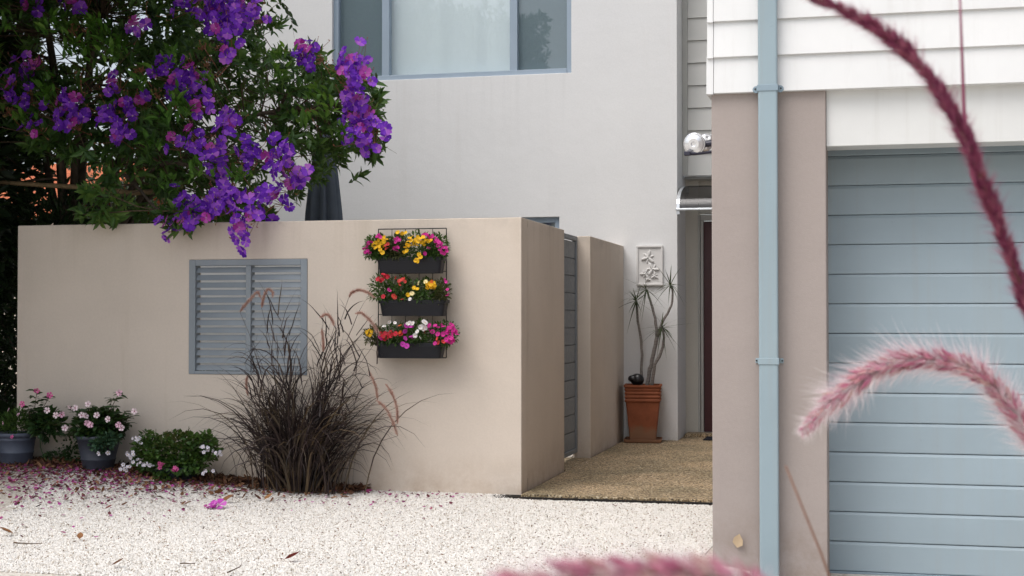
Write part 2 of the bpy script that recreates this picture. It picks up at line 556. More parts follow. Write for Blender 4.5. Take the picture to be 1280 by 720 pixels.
def aggregate_mat():
    t = NT('exposed_aggregate')
    v = t.n('TexVoronoi'); v.inputs['Scale'].default_value = 100
    t.l(t.coords(), v.inputs['Vector'])
    sep = t.n('SeparateColor'); t.l(v.outputs['Color'], sep.inputs[0])
    col = t.ramp(sep.outputs[0], [(0, (.03, .024, .018)), (.35, (.185, .14, .085)), (.6, (.32, .255, .16)), (.85, (.44, .37, .26)), (1, (.66, .60, .50))])
    big = t.ramp(t.noise(1.6, 5), [(.30, (.62, .62, .56)), (.62, (1.12, 1.02, .92))])
    col = t.mix(1.0, col, big, 'MULTIPLY')
    t.bump(v.outputs['Distance'], .004, -.9)
    return t.set(col, .7, .3)


def terracotta_mat():
    t = NT('terracotta')
    a = t.noise(7, 5, .6)
    col = t.ramp(a, [(.3, (.20, .064, .031)), (.65, (.29, .094, .046))])
    g = t.n('NewGeometry'); sx = t.n('SeparateXYZ'); t.l(g.outputs['Position'], sx.inputs[0])
    ad = t.n('Math', operation='MULTIPLY_ADD'); ad.inputs[1].default_value = .16
    t.l(t.noise(14, 5), ad.inputs[0]); t.l(sx.outputs[2], ad.inputs[2])
    k = t.ramp(ad.outputs[0], [(.20, (.6, .6, .6)), (.27, (0, 0, 0))])
    col = t.mix(k, col, (.24, .16, .10))
    t.bump(t.noise(90, 3), .0015, .6)
    return t.set(col, .75, .2)


def trunk_ring_mat():
    t = NT('ringed_grey_trunk')
    wv = t.n('TexWave', wave_type='BANDS', bands_direction='Z')
    wv.inputs['Scale'].default_value = 22; wv.inputs['Distortion'].default_value = 3
    t.l(t.coords(), wv.inputs[0])
    col = t.ramp(wv.outputs['Fac'], [(.2, (.10, .085, .075)), (.7, (.27, .245, .23))])
    return t.set(col, .85, .15)


def brick_mat():
    t = NT('orange_roof_tile')
    b = t.n('TexBrick')
    b.inputs['Scale'].default_value = 3.2
    b.inputs['Color1'].default_value = (.52, .15, .06, 1); b.inputs['Color2'].default_value = (.40, .11, .05, 1)
    b.inputs['Mortar'].default_value = (.12, .04, .02, 1); b.inputs['Mortar Size'].default_value = .02
    t.l(t.coords((1, 1, 1)), b.inputs[0])
    return t.set(b.outputs[0], .8, .2)


def glass_mat(name, tint, refl=1.0):
    t = NT(name)
    fr = t.n('LayerWeight'); fr.inputs[0].default_value = .5
    pw = t.n('Math', operation='POWER'); pw.inputs[1].default_value = 5
    t.l(fr.outputs['Facing'], pw.inputs[0])
    mu = t.n('Math', operation='MULTIPLY_ADD'); mu.inputs[1].default_value = .9; mu.inputs[2].default_value = .05 * refl
    t.l(pw.outputs[0], mu.inputs[0])
    gl = t.n('BsdfGlossy'); gl.inputs['Roughness'].default_value = .01
    tr = t.n('BsdfTransparent'); tr.inputs[0].default_value = (*tint, 1)
    mx = t.n('MixShader')
    t.l(mu.outputs[0], mx.inputs[0]); t.l(tr.outputs[0], mx.inputs[1]); t.l(gl.outputs[0], mx.inputs[2])
    t.l(mx.outputs[0], t.out.inputs[0])
    return t.m


def screen_mat():
    t = NT('fly_screen_mesh')
    df = t.n('BsdfDiffuse'); df.inputs[0].default_value = (.24, .29, .32, 1)
    tr = t.n('BsdfTransparent')
    mx = t.n('MixShader'); mx.inputs[0].default_value = .80
    t.l(tr.outputs[0], mx.inputs[1]); t.l(df.outputs[0], mx.inputs[2]); t.l(mx.outputs[0], t.out.inputs[0])
    return t.m


def poly_mat():
    t = NT('smoky_polycarbonate')
    gl = t.n('BsdfGlossy'); gl.inputs['Roughness'].default_value = .12; gl.inputs[0].default_value = (.8, .8, .82, 1)
    tr = t.n('BsdfTransparent'); tr.inputs[0].default_value = (.62, .62, .62, 1)
    mx = t.n('MixShader'); mx.inputs[0].default_value = .04
    t.l(tr.outputs[0], mx.inputs[1]); t.l(gl.outputs[0], mx.inputs[2]); t.l(mx.outputs[0], t.out.inputs[0])
    return t.m


def curtain_mat():
    t = NT('sheer_curtain')
    t.set((.86, .90, .92), .9, .1)
    tr = t.n('BsdfTranslucent'); tr.inputs[0].default_value = (.78, .82, .84, 1)
    mx = t.n('MixShader'); mx.inputs[0].default_value = .1
    t.l(t.b.outputs[0], mx.inputs[1]); t.l(tr.outputs[0], mx.inputs[2]); t.l(mx.outputs[0], t.out.inputs[0])
    return t.m


M['ground'] = gravel_ground_mat()
M['stone'] = stone_mat()
M['aggregate'] = aggregate_mat()
M['terracotta'] = terracotta_mat()
M['ringed'] = trunk_ring_mat()
M['tile'] = brick_mat()
M['glass'] = glass_mat('window_glass', (.95, .975, .98))
M['screen'] = screen_mat()
M['poly'] = poly_mat()
M['curtain'] = curtain_mat()

# ------------------------------------------------------------------ ground, path
YW, YH, XW = 10.0, 14.567, -2.35        # front wall, house wall, side faces along the path
YP, YD = 7.30, 7.74                     # garage pillar front, garage door
xs = np.unique(np.round(np.concatenate([[-400, -120, -50, -25, -14], np.arange(-9, 4.01, .1), [6, 10, 25, 60, 150, 400]]), 3))
ys = np.unique(np.round(np.concatenate([[-200, -60, -20, -6, -2, 0, 2, 4, 5], np.arange(6, 11.01, .1), [12, 14, 18, 25, 45, 100, 250, 700]]), 3))
XX, YY = np.meshgrid(xs, ys)
ZZ = gz(XX, YY) - 0.012
nx, ny = len(xs), len(ys)
g = MB()
g.add(np.stack([XX, YY, ZZ], -1).reshape(-1, 3), [(j * nx + i, j * nx + i + 1, (j + 1) * nx + i + 1, (j + 1) * nx + i) for j in range(ny - 1) for i in range(nx - 1)])
tag(g.build('gravel_ground', M['ground'], smooth=True), kind='structure')


def gravel_stones():
    px_ = np.arange(-6.9, 1.41, .1)
    py_ = np.arange(6.4, 10.01, .1)
    A, B = np.meshgrid(px_, py_)
    m_ = MB()
    fs = []
    n = len(px_)
    for j in range(len(py_) - 1):
        for i in range(n - 1):
            x, y = px_[i] + .05, py_[j] + .05
            if x < -.36 * y - 2.4 or (x > XW + .02 and y > 9.85) or (x > -.78 and y > 7.28):
                continue
            fs.append((j * n + i, j * n + i + 1, (j + 1) * n + i + 1, (j + 1) * n + i))
    m_.add(np.stack([A, B, gz(A, B) - .008], -1).reshape(-1, 3), fs)
    o = m_.build('gravel_stones', M['stone'])
    tag(o, 'loose white pebbles covering the driveway', 'gravel', kind='stuff')
    ng = bpy.data.node_groups.new('scatter_stones', 'GeometryNodeTree')
    ng.interface.new_socket('Geometry', in_out='INPUT', socket_type='NodeSocketGeometry')
    ng.interface.new_socket('Geometry', in_out='OUTPUT', socket_type='NodeSocketGeometry')
    N = ng.nodes.new
    gi, go = N('NodeGroupInput'), N('NodeGroupOutput')
    dp = N('GeometryNodeDistributePointsOnFaces'); dp.inputs['Density'].default_value = 11500
    ico = N('GeometryNodeMeshIcoSphere'); ico.inputs['Radius'].default_value = 1; ico.inputs['Subdivisions'].default_value = 2
    sp = N('GeometryNodeSetPosition')
    nz = N('ShaderNodeTexNoise'); nz.inputs['Scale'].default_value = 1.1
    sb = N('ShaderNodeVectorMath'); sb.operation = 'SUBTRACT'; sb.inputs[1].default_value = (.5, .5, .5)
    ml = N('ShaderNodeVectorMath'); ml.operation = 'MULTIPLY'; ml.inputs[1].default_value = (1.5, 1.5, 1.5)
    ng.links.new(nz.outputs['Color'], sb.inputs[0]); ng.links.new(sb.outputs[0], ml.inputs[0])
    ng.links.new(ico.outputs[0], sp.inputs['Geometry']); ng.links.new(ml.outputs[0], sp.inputs['Offset'])
    sm = N('GeometryNodeSetMaterial'); sm.inputs['Material'].default_value = M['stone']
    ng.links.new(sp.outputs[0], sm.inputs[0])
    ip = N('GeometryNodeInstanceOnPoints')
    rv = N('FunctionNodeRandomValue'); rv.data_type = 'FLOAT_VECTOR'
    rv.inputs[0].default_value = (0, 0, 0); rv.inputs[1].default_value = (6.28, 6.28, 6.28)
    rs = N('FunctionNodeRandomValue'); rs.data_type = 'FLOAT_VECTOR'
    rs.inputs[0].default_value = (.0028, .0028, .0024); rs.inputs[1].default_value = (.0090, .0080, .0062)
    rs.inputs['Seed'].default_value = 5
    ng.links.new(gi.outputs[0], dp.inputs[0]); ng.links.new(dp.outputs[0], ip.inputs['Points'])
    ng.links.new(sm.outputs[0], ip.inputs['Instance'])
    ng.links.new(rv.outputs[0], ip.inputs['Rotation']); ng.links.new(rs.outputs[0], ip.inputs['Scale'])
    ng.links.new(ip.outputs[0], go.inputs[0])
    md = o.modifiers.new('stones', 'NODES'); md.node_group = ng


gravel_stones()

p = MB()
p.box(XW + .018, -.74, 9.90, 15.25, -.10, .012)
p.box(-2.62, XW + .004, 11.60, 12.64, -.10, .006)
tag(p.build('path', M['aggregate'], bevel=.006), kind='structure')
p = MB()
p.box(XW - .2, -.76, 9.84, 15.2, -.12, -.006)
tag(p.build('path_edge', M['joint']), kind='structure')

# ------------------------------------------------------------------ walls with openings
def holed(mb, x0, x1, z0, z1, y0, y1, holes):
    """an upright slab from y0 (front) to y1 with rectangular holes (x0, x1, z0, z1)"""
    X = sorted({x0, x1, *[h[0] for h in holes], *[h[1] for h in holes]})
    Z = sorted({z0, z1, *[h[2] for h in holes], *[h[3] for h in holes]})
    nx_, nz_ = len(X), len(Z)
    v = [(x, y, z) for y in (y0, y1) for z in Z for x in X]
    idx = lambda k, j, i: k * nx_ * nz_ + j * nx_ + i
    def hole(i, j):
        if i < 0 or j < 0 or i >= nx_ - 1 or j >= nz_ - 1:
            return True
        cx, cz = (X[i] + X[i + 1]) / 2, (Z[j] + Z[j + 1]) / 2
        return any(h[0] < cx < h[1] and h[2] < cz < h[3] for h in holes)
    f = []
    for i in range(nx_ - 1):
        for j in range(nz_ - 1):
            if hole(i, j):
                continue
            f.append((idx(0, j, i), idx(0, j, i + 1), idx(0, j + 1, i + 1), idx(0, j + 1, i)))
            f.append((idx(1, j, i + 1), idx(1, j, i), idx(1, j + 1, i), idx(1, j + 1, i + 1)))
            for di, dj, a, b in ((-1, 0, (j, i), (j + 1, i)), (1, 0, (j + 1, i + 1), (j, i + 1)), (0, -1, (j, i + 1), (j, i)), (0, 1, (j + 1, i), (j + 1, i + 1))):
                if hole(i + di, j + dj):
                    f.append((idx(0, *a), idx(0, *b), idx(1, *b), idx(1, *a)))
    mb.add(v, f)


# front garden wall
SH = (-4.928, -3.978, .830, 1.690)
t = thing('garden_wall', (-4.37, 10.1, 0), 'long beige rendered garden wall with a louvred shutter and flower planters', 'wall')
m = MB()
holed(m, -6.386, XW, -.2, 1.972, YW, YW + .2, [SH])
m.box(XW - .2, XW, YW + .2, 11.53, -.2, 1.972, skip=('f',))
m.build('wall', M['wall_beige'], t, bevel=.006)
m = MB()
x0, x1, z0, z1 = SH
fw = .052
fr = MB()
ya, yb = YW - .006, YW + .075
for a in ((x0, x0 + fw, z0, z1), (x1 - fw, x1, z0, z1), (x0 + fw, x1 - fw, z0, z0 + .022), (x0 + fw, x1 - fw, z1 - .045, z1)):
    fr.box(a[0], a[1], ya, yb, a[2], a[3])
xm = (x0 + x1) / 2 + .005
fr.box(xm - .02, xm + .02, ya + .004, yb, z0 + .022, z1 - .045)
sf = fr.build('shutter', M['shutter'], t, bevel=.003)
sl = MB()
nsl = 14
pitch = (z1 - .045 - z0 - .022) / nsl
for k in range(nsl):
    zc = z0 + .022 + pitch * (k + .5)
    for a, b in ((x0 + fw, xm - .02), (xm + .02, x1 - fw)):
        pr = [(YW + .012, zc - .023), (YW + .017, zc - .024), (YW + .038, zc + .016), (YW + .033, zc + .017)]
        sl.prism(pr, 0, a, b)
sl.build('louvres', M['shutter'], sf)

# second wall of the gate opening, and the gate
t = thing('gate_pier', (-2.43, 13.6, 0), 'shorter beige rendered wall pier between the slatted gate and the house', 'wall pier')
m = MB()
m.box(XW - .165, XW, 12.70, YH - .004, -.1, 1.985)
m.build('pier', M['wall_beige'], t, bevel=.006)
t = thing('slatted_gate', (-2.49, 12.1, 0), 'grey slatted metal gate seen edge on between the two beige walls', 'gate')
m = MB()
gx0, gx1 = XW - .155, XW - .115
m.box(gx0, gx1, 12.64, 12.69, .05, 1.98); m.box(gx0, gx1, 11.55, 11.60, .05, 1.98)
m.box(gx0, gx1, 11.60, 12.64, 1.94, 1.98); m.box(gx0, gx1, 11.60, 12.64, .05, .09)
m.build('frame', M['gate'], t, bevel=.003)
m = MB()
nz = 12
m.box(gx0 + .004, gx0 + .010, 11.60, 12.64, .095, 1.86)
for k in range(nz):
    a = .095 + k * (1.84 / nz)
    m.box(gx0 + .012, gx1 - .014, 11.60, 12.64, a, a + 1.84 / nz - .007)
m.build('slats', M['gate'], t)
m = MB(); m.tube([(gx1, 11.68, 1.05), (gx1 + .04, 11.68, 1.05), (gx1 + .04, 11.78, 1.05)], .008, 8)
m.build('handle', M['alu'], t)

# ------------------------------------------------------------------ house
H = thing('house', (-4.5, 14.7, 0), 'pale grey two storey rendered house with wide upstairs window behind the beige wall', 'house')
W1 = (-5.518, -2.894, 3.785, 5.35)
W2 = (-5.45, -3.022, .30, 2.295)
m = MB()
holed(m, -7.25, -1.800, -.1, 6.4, YH, YH + .30, [W1, W2])
m.box(-2.0, -1.80, YH + .30, 15.27, -.1, 6.4, skip=('f',))
m.box(-7.25, -7.05, YH + .30, 22, -.1, 6.4, skip=('f',))
m.build('wall', M['wall_grey'], H, bevel=.004)
m = MB(); m.box(-7.6, .6, YH - .5, 22, 6.4, 6.6); m.build('roof', M['trim'], H)
m = MB(); m.box(-7.05, -2.0, 18.0, 18.1, 0, 6.4); m.box(-7.05, -2.0, YH + .32, 18, 2.9, 3.1)
m.build('room_walls', M['room'], H)


def window(name, rect, mull, curtain, screens, parent):
    x0, x1, z0, z1 = rect
    y = YH + .045
    f = MB(); s = .055
    f.box(x0, x0 + s, y, y + .09, z0, z1); f.box(x1 - s, x1, y, y + .09, z0, z1)
    f.box(x0 + s, x1 - s, y - .012, y + .10, z0, z0 + s); f.box(x0 + s, x1 - s, y, y + .09, z1 - s, z1)
    edges = [x0 + s]
    for a in mull:
        f.box(a - .04, a + .04, y + .003, y + .087, z0 + s, z1 - s)
        edges += [a - .04, a + .04]
    edges.append(x1 - s)
    fo = f.build('window', M['frame_blue'], parent, bevel=.003)
    bays = list(zip(edges[0::2], edges[1::2]))
    for k, (a, b) in enumerate(bays):
        q = MB(); q.box(a, b, y + .05, y + .055, z0 + s, z1 - s); q.build('pane', M['glass'], fo)
        if k in screens:
            q = MB(); q.box(a + .001, b - .001, y + .066, y + .068, z0 + s, z1 - s); q.build('fly_screen', M['screen'], fo)
    for a, b in curtain:
        q = MB()
        n = int((b - a) * 70)
        uu = np.linspace(a, b, n)
        yy = y + .125 + .006 * np.sin(uu * 13 + 1.5 * np.sin(uu * 3.1)) + .002 * np.sin(uu * 31 + 1.3)
        v = [(u, yv, z) for z in (z0 - .1, z1 + .1) for u, yv in zip(uu, yy)]
        q.add(v, [(i, i + 1, n + i + 1, n + i) for i in range(n - 1)])
        q.build('curtain', M['curtain'], fo, smooth=True)
    return fo


window('window', W1, (-4.93, -3.52), ((-4.99, -4.20), (-4.24, -3.42)), (0, 2), H)
window('window', W2, (-4.25,), ((-5.5, -4.3),), (0, 1), H)

# entry recess: boards above, door wall below
m = MB()
zb = 2.735
bh = .236
for k in range(16):
    a = zb + k * bh
    m.prism([(15.02, a), (15.04, a + bh - .003), (15.10, a + bh - .003), (15.10, a)], 0, -1.745, .4)
m.build('cladding', M['board_grey'], H)
m = MB()
m.box(-1.798, -1.745, 14.985, 15.02, zb, 6.35)
m.build('corner_trim', M['trim'], H)
m = MB()
m.box(-1.79, .4, 15.10, 15.60, zb - .03, zb - .002)
m.build('soffit', M['trim'], H)
dx0 = at(873, 400, Y=15.28)[0]
dx1 = at(879.5, 400, Y=15.28)[0]
m = MB()
m.box(-1.80, dx0, 15.27, 15.5, -.05, zb - .03)
m.box(dx0, .4, 15.33, 15.5, 2.36, zb - .03)
m.build('recess_wall', M['recess'], H)
m = MB()
m.box(dx0, dx0 + .022, 15.24, 15.36, .03, 2.34); m.box(dx0 + .026, dx1, 15.26, 15.36, .03, 2.28)
m.box(dx0 + .026, -.35, 15.26, 15.36, 2.282, 2.34); m.box(-.44, -.35, 15.26, 15.36, .03, 2.28)
df = m.build('door_frame', M['trim'], H, bevel=.003)
m = MB()
m.box(dx1 + .002, -.442, 15.30, 15.345, .045, 2.272)
for zz in (.25, 1.25):
    m.box(dx1 + .12, -.56, 15.288, 15.30, zz, zz + .85)
d = m.build('door', M['door_red'], H, bevel=.004)
m = MB(); m.tube([(-.52, 15.30, 1.05), (-.52, 15.24, 1.05), (-.62, 15.24, 1.05)], .009, 8); m.build('handle', M['alu'], d)
m = MB(); m.box(-1.78, -.36, 15.0, 15.26, .012, .045); m.build('door_step', M['aggregate'], H, bevel=.004)

# ------------------------------------------------------------------ garage
G = thing('garage', (1.0, 7.5, 0), 'garage wing with white weatherboards above a mauve grey pillar and blue grey roller door', 'garage')
PX0 = at(890, 400, Y=YP)[0]
PX1 = at(1033.3, 400, Y=YP)[0]
DX1 = PX1 + 2.45
zbd = 2.385
m = MB()
m.box(PX0, PX1, YP, YP + .50, -.2, zbd + .05)
m.build('pillar', M['pillar'], G, bevel=.005)
m = MB(); m.box(DX1, DX1 + .55, YP, YP + .50, -.2, zbd + .05); m.build('pillar', M['pillar'], G, bevel=.005)
m = MB()
m.box(PX0 + .004, PX0 + .2, YP + .50, 14.0, -.2, zbd + .05); m.box(PX0 + .2, DX1 + .5, 13.8, 14.0, -.2, zbd + .05)
m.box(DX1 + .35, DX1 + .546, YP + .50, 13.8, -.2, zbd + .05)
m.build('side_wall', M['pillar'], G)
ztop = at(1035, 183, Y=YP + .03)[2]
m = MB()
m.box(PX1 + .001, DX1 - .001, YP + .03, YP + .22, ztop, zbd + .06)
m.build('lintel', M['lintel'], G, bevel=.003)
# weatherboards
bx0 = PX0 - .022
bpitch = .1815
m = MB()
nb = 16
for k in range(nb):
    a = zbd + k * bpitch
    yo = YP - .030
    m.prism([(yo, a), (yo - .002, a + .002), (yo + .016, a + bpitch + .012), (YP + .05, a + bpitch + .012), (YP + .05, a)], 0, bx0 + .036, DX1 + .57)
m.build('weatherboards', M['board'], G)
m = MB()
for k in range(nb):
    a = zbd + k * bpitch
    yo = YP - .035
    m.prism([(yo, a - .003), (yo + .016, a + bpitch + .006), (YP + .06, a + bpitch + .006), (YP + .06, a - .003)], 0, bx0 + .004 - .004 * (k == 0), bx0 + .034)
m.build('corner_board', M['board'], G)
m = MB()
for k in range(nb):
    a = zbd + k * bpitch
    xo = bx0 + .004
    m.prism([(xo - .004, a), (xo + .014, a + bpitch + .01), (xo + .03, a + bpitch + .01), (xo + .03, a)], 1, YP + .062, 14.0)
m.build('side_boards', M['board'], G)
m = MB(); m.box(bx0 + .06, DX1 + .5, YP + .05, 14.0, zbd + .06, zbd + .10); m.box(bx0 - .4, DX1 + .9, YP - .45, 14.2, 5.35, 5.5)
m.build('roof', M['trim'], G)
# roller door
m = MB()
zl = [at(1036, y, Y=YD)[2] for y in (716, 382.5)]
slat = (zl[1] - zl[0]) / 9.0
zbase = zl[0]
for k in range(15):
    a = zbase + .012 + k * slat
    b = a + slat
    # pressed groove: dark lip above, rounded shoulder below
    pr = [(YD + .010, a + .0), (YD + .004, a + .001), (YD + .001, a + .003), (YD, a + .007), (YD, b - .017), (YD + .001, b - .015), (YD + .0055, b - .003), (YD + .009, b - .0022), (YD + .02, b - .002), (YD + .02, a)]
    m.prism(pr, 0, PX1 - .06, DX1 + .06)
gd = m.build('garage_door', M['door_steel'], G)
m = MB(); m.box(PX1 - .06, DX1 + .06, YD - .006, YD + .02, zbase - .035, zbase + .011)
m.build('bottom_rail', M['clip'], gd, bevel=.003)
m = MB(); m.box(PX0 + .2, DX1 + .4, YD + .3, YD + .35, -.2, 2.3); m.build('inner_wall', M['dark'], G)
p = MB(); p.box(PX1 - .06, DX1 + .06, YP - .02, 13.7, -.3, zbase - .037)
tag(p.build('garage_floor', M['aggregate']), kind='structure')

# downpipe
px0, px1 = at(948.5, 300, Y=YP - .06)[0], at(972.5, 300, Y=YP - .06)[0]
t = thing('downpipe', ((px0 + px1) / 2, YP - .04, 0), 'pale blue rectangular downpipe running down the mauve grey pillar', 'downpipe')
m = MB(); m.box(px0, px1, YP - .085, YP - .034, -.15, 5.3); m.build('pipe', M['downpipe'], t, bevel=.009, seg=3)
for py in (109, 451.5):
    z = at(960, py, Y=YP - .09)[2]
    yb_ = YP - .036 if py < 200 else YP - .002
    m = MB()
    m.box(px0 - .004, px1 + .004, YP - .089, YP - .03, z - .017, z + .015)
    if py < 200:
        for s_, xe in ((-1, px0), (1, px1)):
            a = np.linspace(-math.pi / 2, math.pi / 2, 8)
            poly = [(xe + s_ * .004, z - .019), *[(xe + s_ * (.012 + .018 * math.cos(q)), z - .002 + .018 * math.sin(q)) for q in a], (xe + s_ * .004, z + .016)]
            if s_ < 0: poly = poly[::-1]
            m.prism(poly, 1, YP - .040, YP - .034)
    else:
        m.box(px0 - .022, px0 - .004, YP - .008, YP - .001, z - .012, z + .012)
        m.box(px1 + .004, px1 + .022, YP - .008, YP - .001, z - .012, z + .012)
    bo = m.build('bracket', M['downpipe'] if py > 200 else M['clip'], t, bevel=.002)
    for xe in (px0 - .016, px1 + .016):
        m = MB()
        yy = YP - .043 if py < 200 else YP - .010
        m.lathe([(.0045, -.0), (.0045, .003)], (0, 0, 0), 8)
        vv = m.v[-1]
        m.v[-1] = np.stack([vv[:, 0] + xe, yy + vv[:, 2], vv[:, 1] + z], 1)
        m.build('screw', M['black_wire'], bo)

# security light on the garage's side wall
lp = at(870, 180, X=PX0 - .09)
lp = np.array([PX0 - .085, 8.05, at(870, 180, Y=8.05)[2]])
lp[0] = at(868.5, 180, Y=8.05)[0]
t = thing('security_light', (PX0, 8.1, lp[2]), 'silver round security floodlight on a dark bracket beside the pillar', 'floodlight')


def lamp_head(c, direction, r):
    d = Vector(direction).normalized()
    q = d.to_track_quat('Z', 'Y').to_matrix()
    def put(prof, mat, name, par=None):
        mm = MB(); mm.lathe(prof, (0, 0, 0), 28)
        vv = mm.v[-1] @ np.array(q).T + np.array(c)
        mm.v[-1] = vv
        return mm.build(name, mat, par or t, smooth=False, bevel=.002)
    hd = put([(.018, -.085), (.034, -.080), (.045, -.03), (r, 0), (r * 1.04, .008), (r * .98, .014)], M['lamp'], 'lamp_head')
    put([(r * .93, .015), (r * .85, .022), (r * .5, .030), (r * .22, .030), (r * .2, .022), (r * .05, .022)], M['lamp'], 'lens', hd)


lamp_head(lp, (-.15, -.95, -.12), .062)
lamp_head(lp + np.array([.055, .12, .035]), (.2, -.7, .3), .036)
m = MB()
m.box(PX0 - .035, PX0 + .003, 8.02, 8.14, lp[2] - .055, lp[2] + .055)
m.tube([(PX0 - .03, 8.08, lp[2] + .01), (lp[0] + .045, 8.09, lp[2] + .0), (lp[0] + .01, 8.10, lp[2])], .017, 10)
m.tube([(PX0 - .03, 8.06, lp[2] - .04), (lp[0] + .02, 8.04, lp[2] - .055), (lp[0] - .045, 8.02, lp[2] - .058)], .009, 8)
m.box(lp[0] - .055, lp[0] - .02, 8.00, 8.04, lp[2] - .067, lp[2] - .045)
m.build('bracket', M['lamp_dark'], t, bevel=.003)

# door canopy
t = thing('door_canopy', (-1.2, 15.0, 2.6), 'small curved polycarbonate canopy with silver edge above the front door', 'canopy')
pf = at(846, 261, Y=14.30)
zc0, zc1 = at(857, 234, Y=15.08)[2], pf[2]
cx0 = pf[0]
arc = []
for k in range(11):
    u = k / 10
    arc.append((15.09 - .79 * math.sin(u * math.pi / 2), zc1 + (zc0 - zc1) * math.cos(u * math.pi / 2) ** .9))
arc = np.array(arc)
m = MB()
v = [(x, y, z) for x in (cx0 + .03, .25) for y, z in arc] + [(x, y, z + .005) for x in (cx0 + .03, .25) for y, z in arc]
n = len(arc)
m.add(v, [(i, i + 1, n + i + 1, n + i) for i in range(n - 1)] + [(2 * n + i, 3 * n + i, 3 * n + i + 1, 2 * n + i + 1) for i in range(n - 1)])
m.build('sheet', M['poly'], t, smooth=True)
m = MB(); m.box(cx0 - .01, .25, 14.285, 14.315, zc1 - .018, zc1 + .004); m.build('front_bar', M['alu'], t, bevel=.004)
m = MB()
arm = [(a, b) for a, b in arc] + [(a, b - .055 - .03 * (a - 14.3)) for a, b in arc[::-1]]
m.prism(arm, 0, cx0 - .005, cx0 + .028)
m.build('arm', M['alu'], t, bevel=.002)
m = MB()
m.prism(arm, 0, .22, .25)
m.build('arm', M['alu'], t, bevel=.002)

# doormat
mt = at(890, 549, Z=.014)
m = MB(); m.box(at(877, 551, Z=.02)[0], -.55, 14.62, 15.0, .0125, .024)
tag(m.build('doormat', M['mat'], bevel=.004), 'dark doormat lying on the path at the maroon front door', 'doormat')

# plaster relief plaque
t = thing('wall_plaque', (-2.08, YH, 1.58), 'white plaster plaque with lily relief on the house wall above the potted dracaena', 'plaque')
a0, a1, b0, b1 = -2.214, -1.945, 1.578, 1.987
m = MB()
m.box(a0 + .012, a1 - .012, YH - .016, YH - .001, b0 + .012, b1 - .012)
for q in ((a0, a1, b0, b0 + .022), (a0, a1, b1 - .022, b1), (a0, a0 + .018, b0 + .022, b1 - .022), (a1 - .018, a1, b0 + .022, b1 - .022)):
    m.box(q[0], q[1], YH - .030, YH - .001, q[2], q[3])
m.build('plate', M['plaster'], t, bevel=.004)
m = MB()
for cx, cz, r, a_ in ((-2.095, 1.865, .075, .3), (-2.05, 1.745, .07, 1.0), (-2.125, 1.70, .055, .1), (-2.03, 1.675, .04, .5), (-2.10, 1.645, .032, .8)):
    for k in range(6):
        an = a_ + k * math.pi / 3
        ln = r * (1 if k % 2 else .8)
        c, s_ = math.cos(an), math.sin(an)
        rot = np.array([[c, 0, -s_], [0, 1, 0], [s_, 0, c]])
        m.ball((cx + c * ln * .5, YH - .020 - .006 * (k % 2), cz + s_ * ln * .5), (ln * .55, .008, ln * .20), 7, rot=rot)
    m.ball((cx, YH - .028, cz), (.010, .010, .010), 6)
m.tube([(-2.09, YH - .019, 1.62), (-2.07, YH - .02, 1.70), (-2.09, YH - .02, 1.82)], .006, 6)
m.build('lily_relief', M['plaster'], t, smooth=True)

# ------------------------------------------------------------------ terracotta pot with dracaena
YPOT = 14.33
pc = at(804, 550, Y=YPOT)
pr_ = .165
t = thing('terracotta_pot', (pc[0], YPOT, .012), 'tall square terracotta pot with ribbed rim and saucer by the house corner', 'plant pot')


def sqring(c, prof, rotz=0.0, mi=0, mb=None, rad=.02):
    """square lathe with rounded corners"""
    n = 5
    v = []
    for hw, z in prof:
        r = min(rad, hw * .4)
        for q in range(4):
            for k in range(n):
                a = q * math.pi / 2 + k / (n - 1) * math.pi / 2
                cx, cy = [(1, 1), (-1, 1), (-1, -1), (1, -1)][q]
                x, y = cx * (hw - r) + r * math.cos(a), cy * (hw - r) + r * math.sin(a)
                v.append((c[0] + x * math.cos(rotz) - y * math.sin(rotz), c[1] + x * math.sin(rotz) + y * math.cos(rotz), c[2] + z))
    m_ = 4 * n
    k_ = len(prof)
    f = [(i * m_ + j, i * m_ + (j + 1) % m_, (i + 1) * m_ + (j + 1) % m_, (i + 1) * m_ + j) for i in range(k_ - 1) for j in range(m_)]
    mb.add(v, f + [tuple(range(m_ - 1, -1, -1)), tuple(range((k_ - 1) * m_, k_ * m_))], mi)


m = MB()
b = .04
prof = [(.125, b), (.13, b + .01), (.165, b + .37)]
for k in range(4):
    z = b + .375 + k * .036
    prof += [(.170, z), (.1775, z + .009), (.179, z + .020), (.172, z + .031)]
prof += [(.186, b + .525), (.186, b + .545), (.162, b + .545), (.158, b + .50)]
sqring((pc[0], YPOT, 0), prof, R(6), 0, m)
m.build('pot', M['terracotta'], t, bevel=.0)
m = MB(); sqring((pc[0], YPOT, 0), [(.165, .013), (.182, .02), (.188, .045), (.180, .048), (.17, .032)], R(6), 0, m); m.build('saucer', M['terracotta'], t)
m = MB(); sqring((pc[0], YPOT, 0), [(.150, b + .49), (.156, b + .515)], R(6), 0, m); m.build('soil', M['soil'], t)

t = thing('dracaena', (pc[0], YPOT, b + .5), 'spindly dracaena with grey cane stems and spiky tufts growing in terracotta pot', 'plant')


def drac(px, py, y=YPOT):
    return at(770 + px / 2.575, 290 + py / 2.575, Y=y)


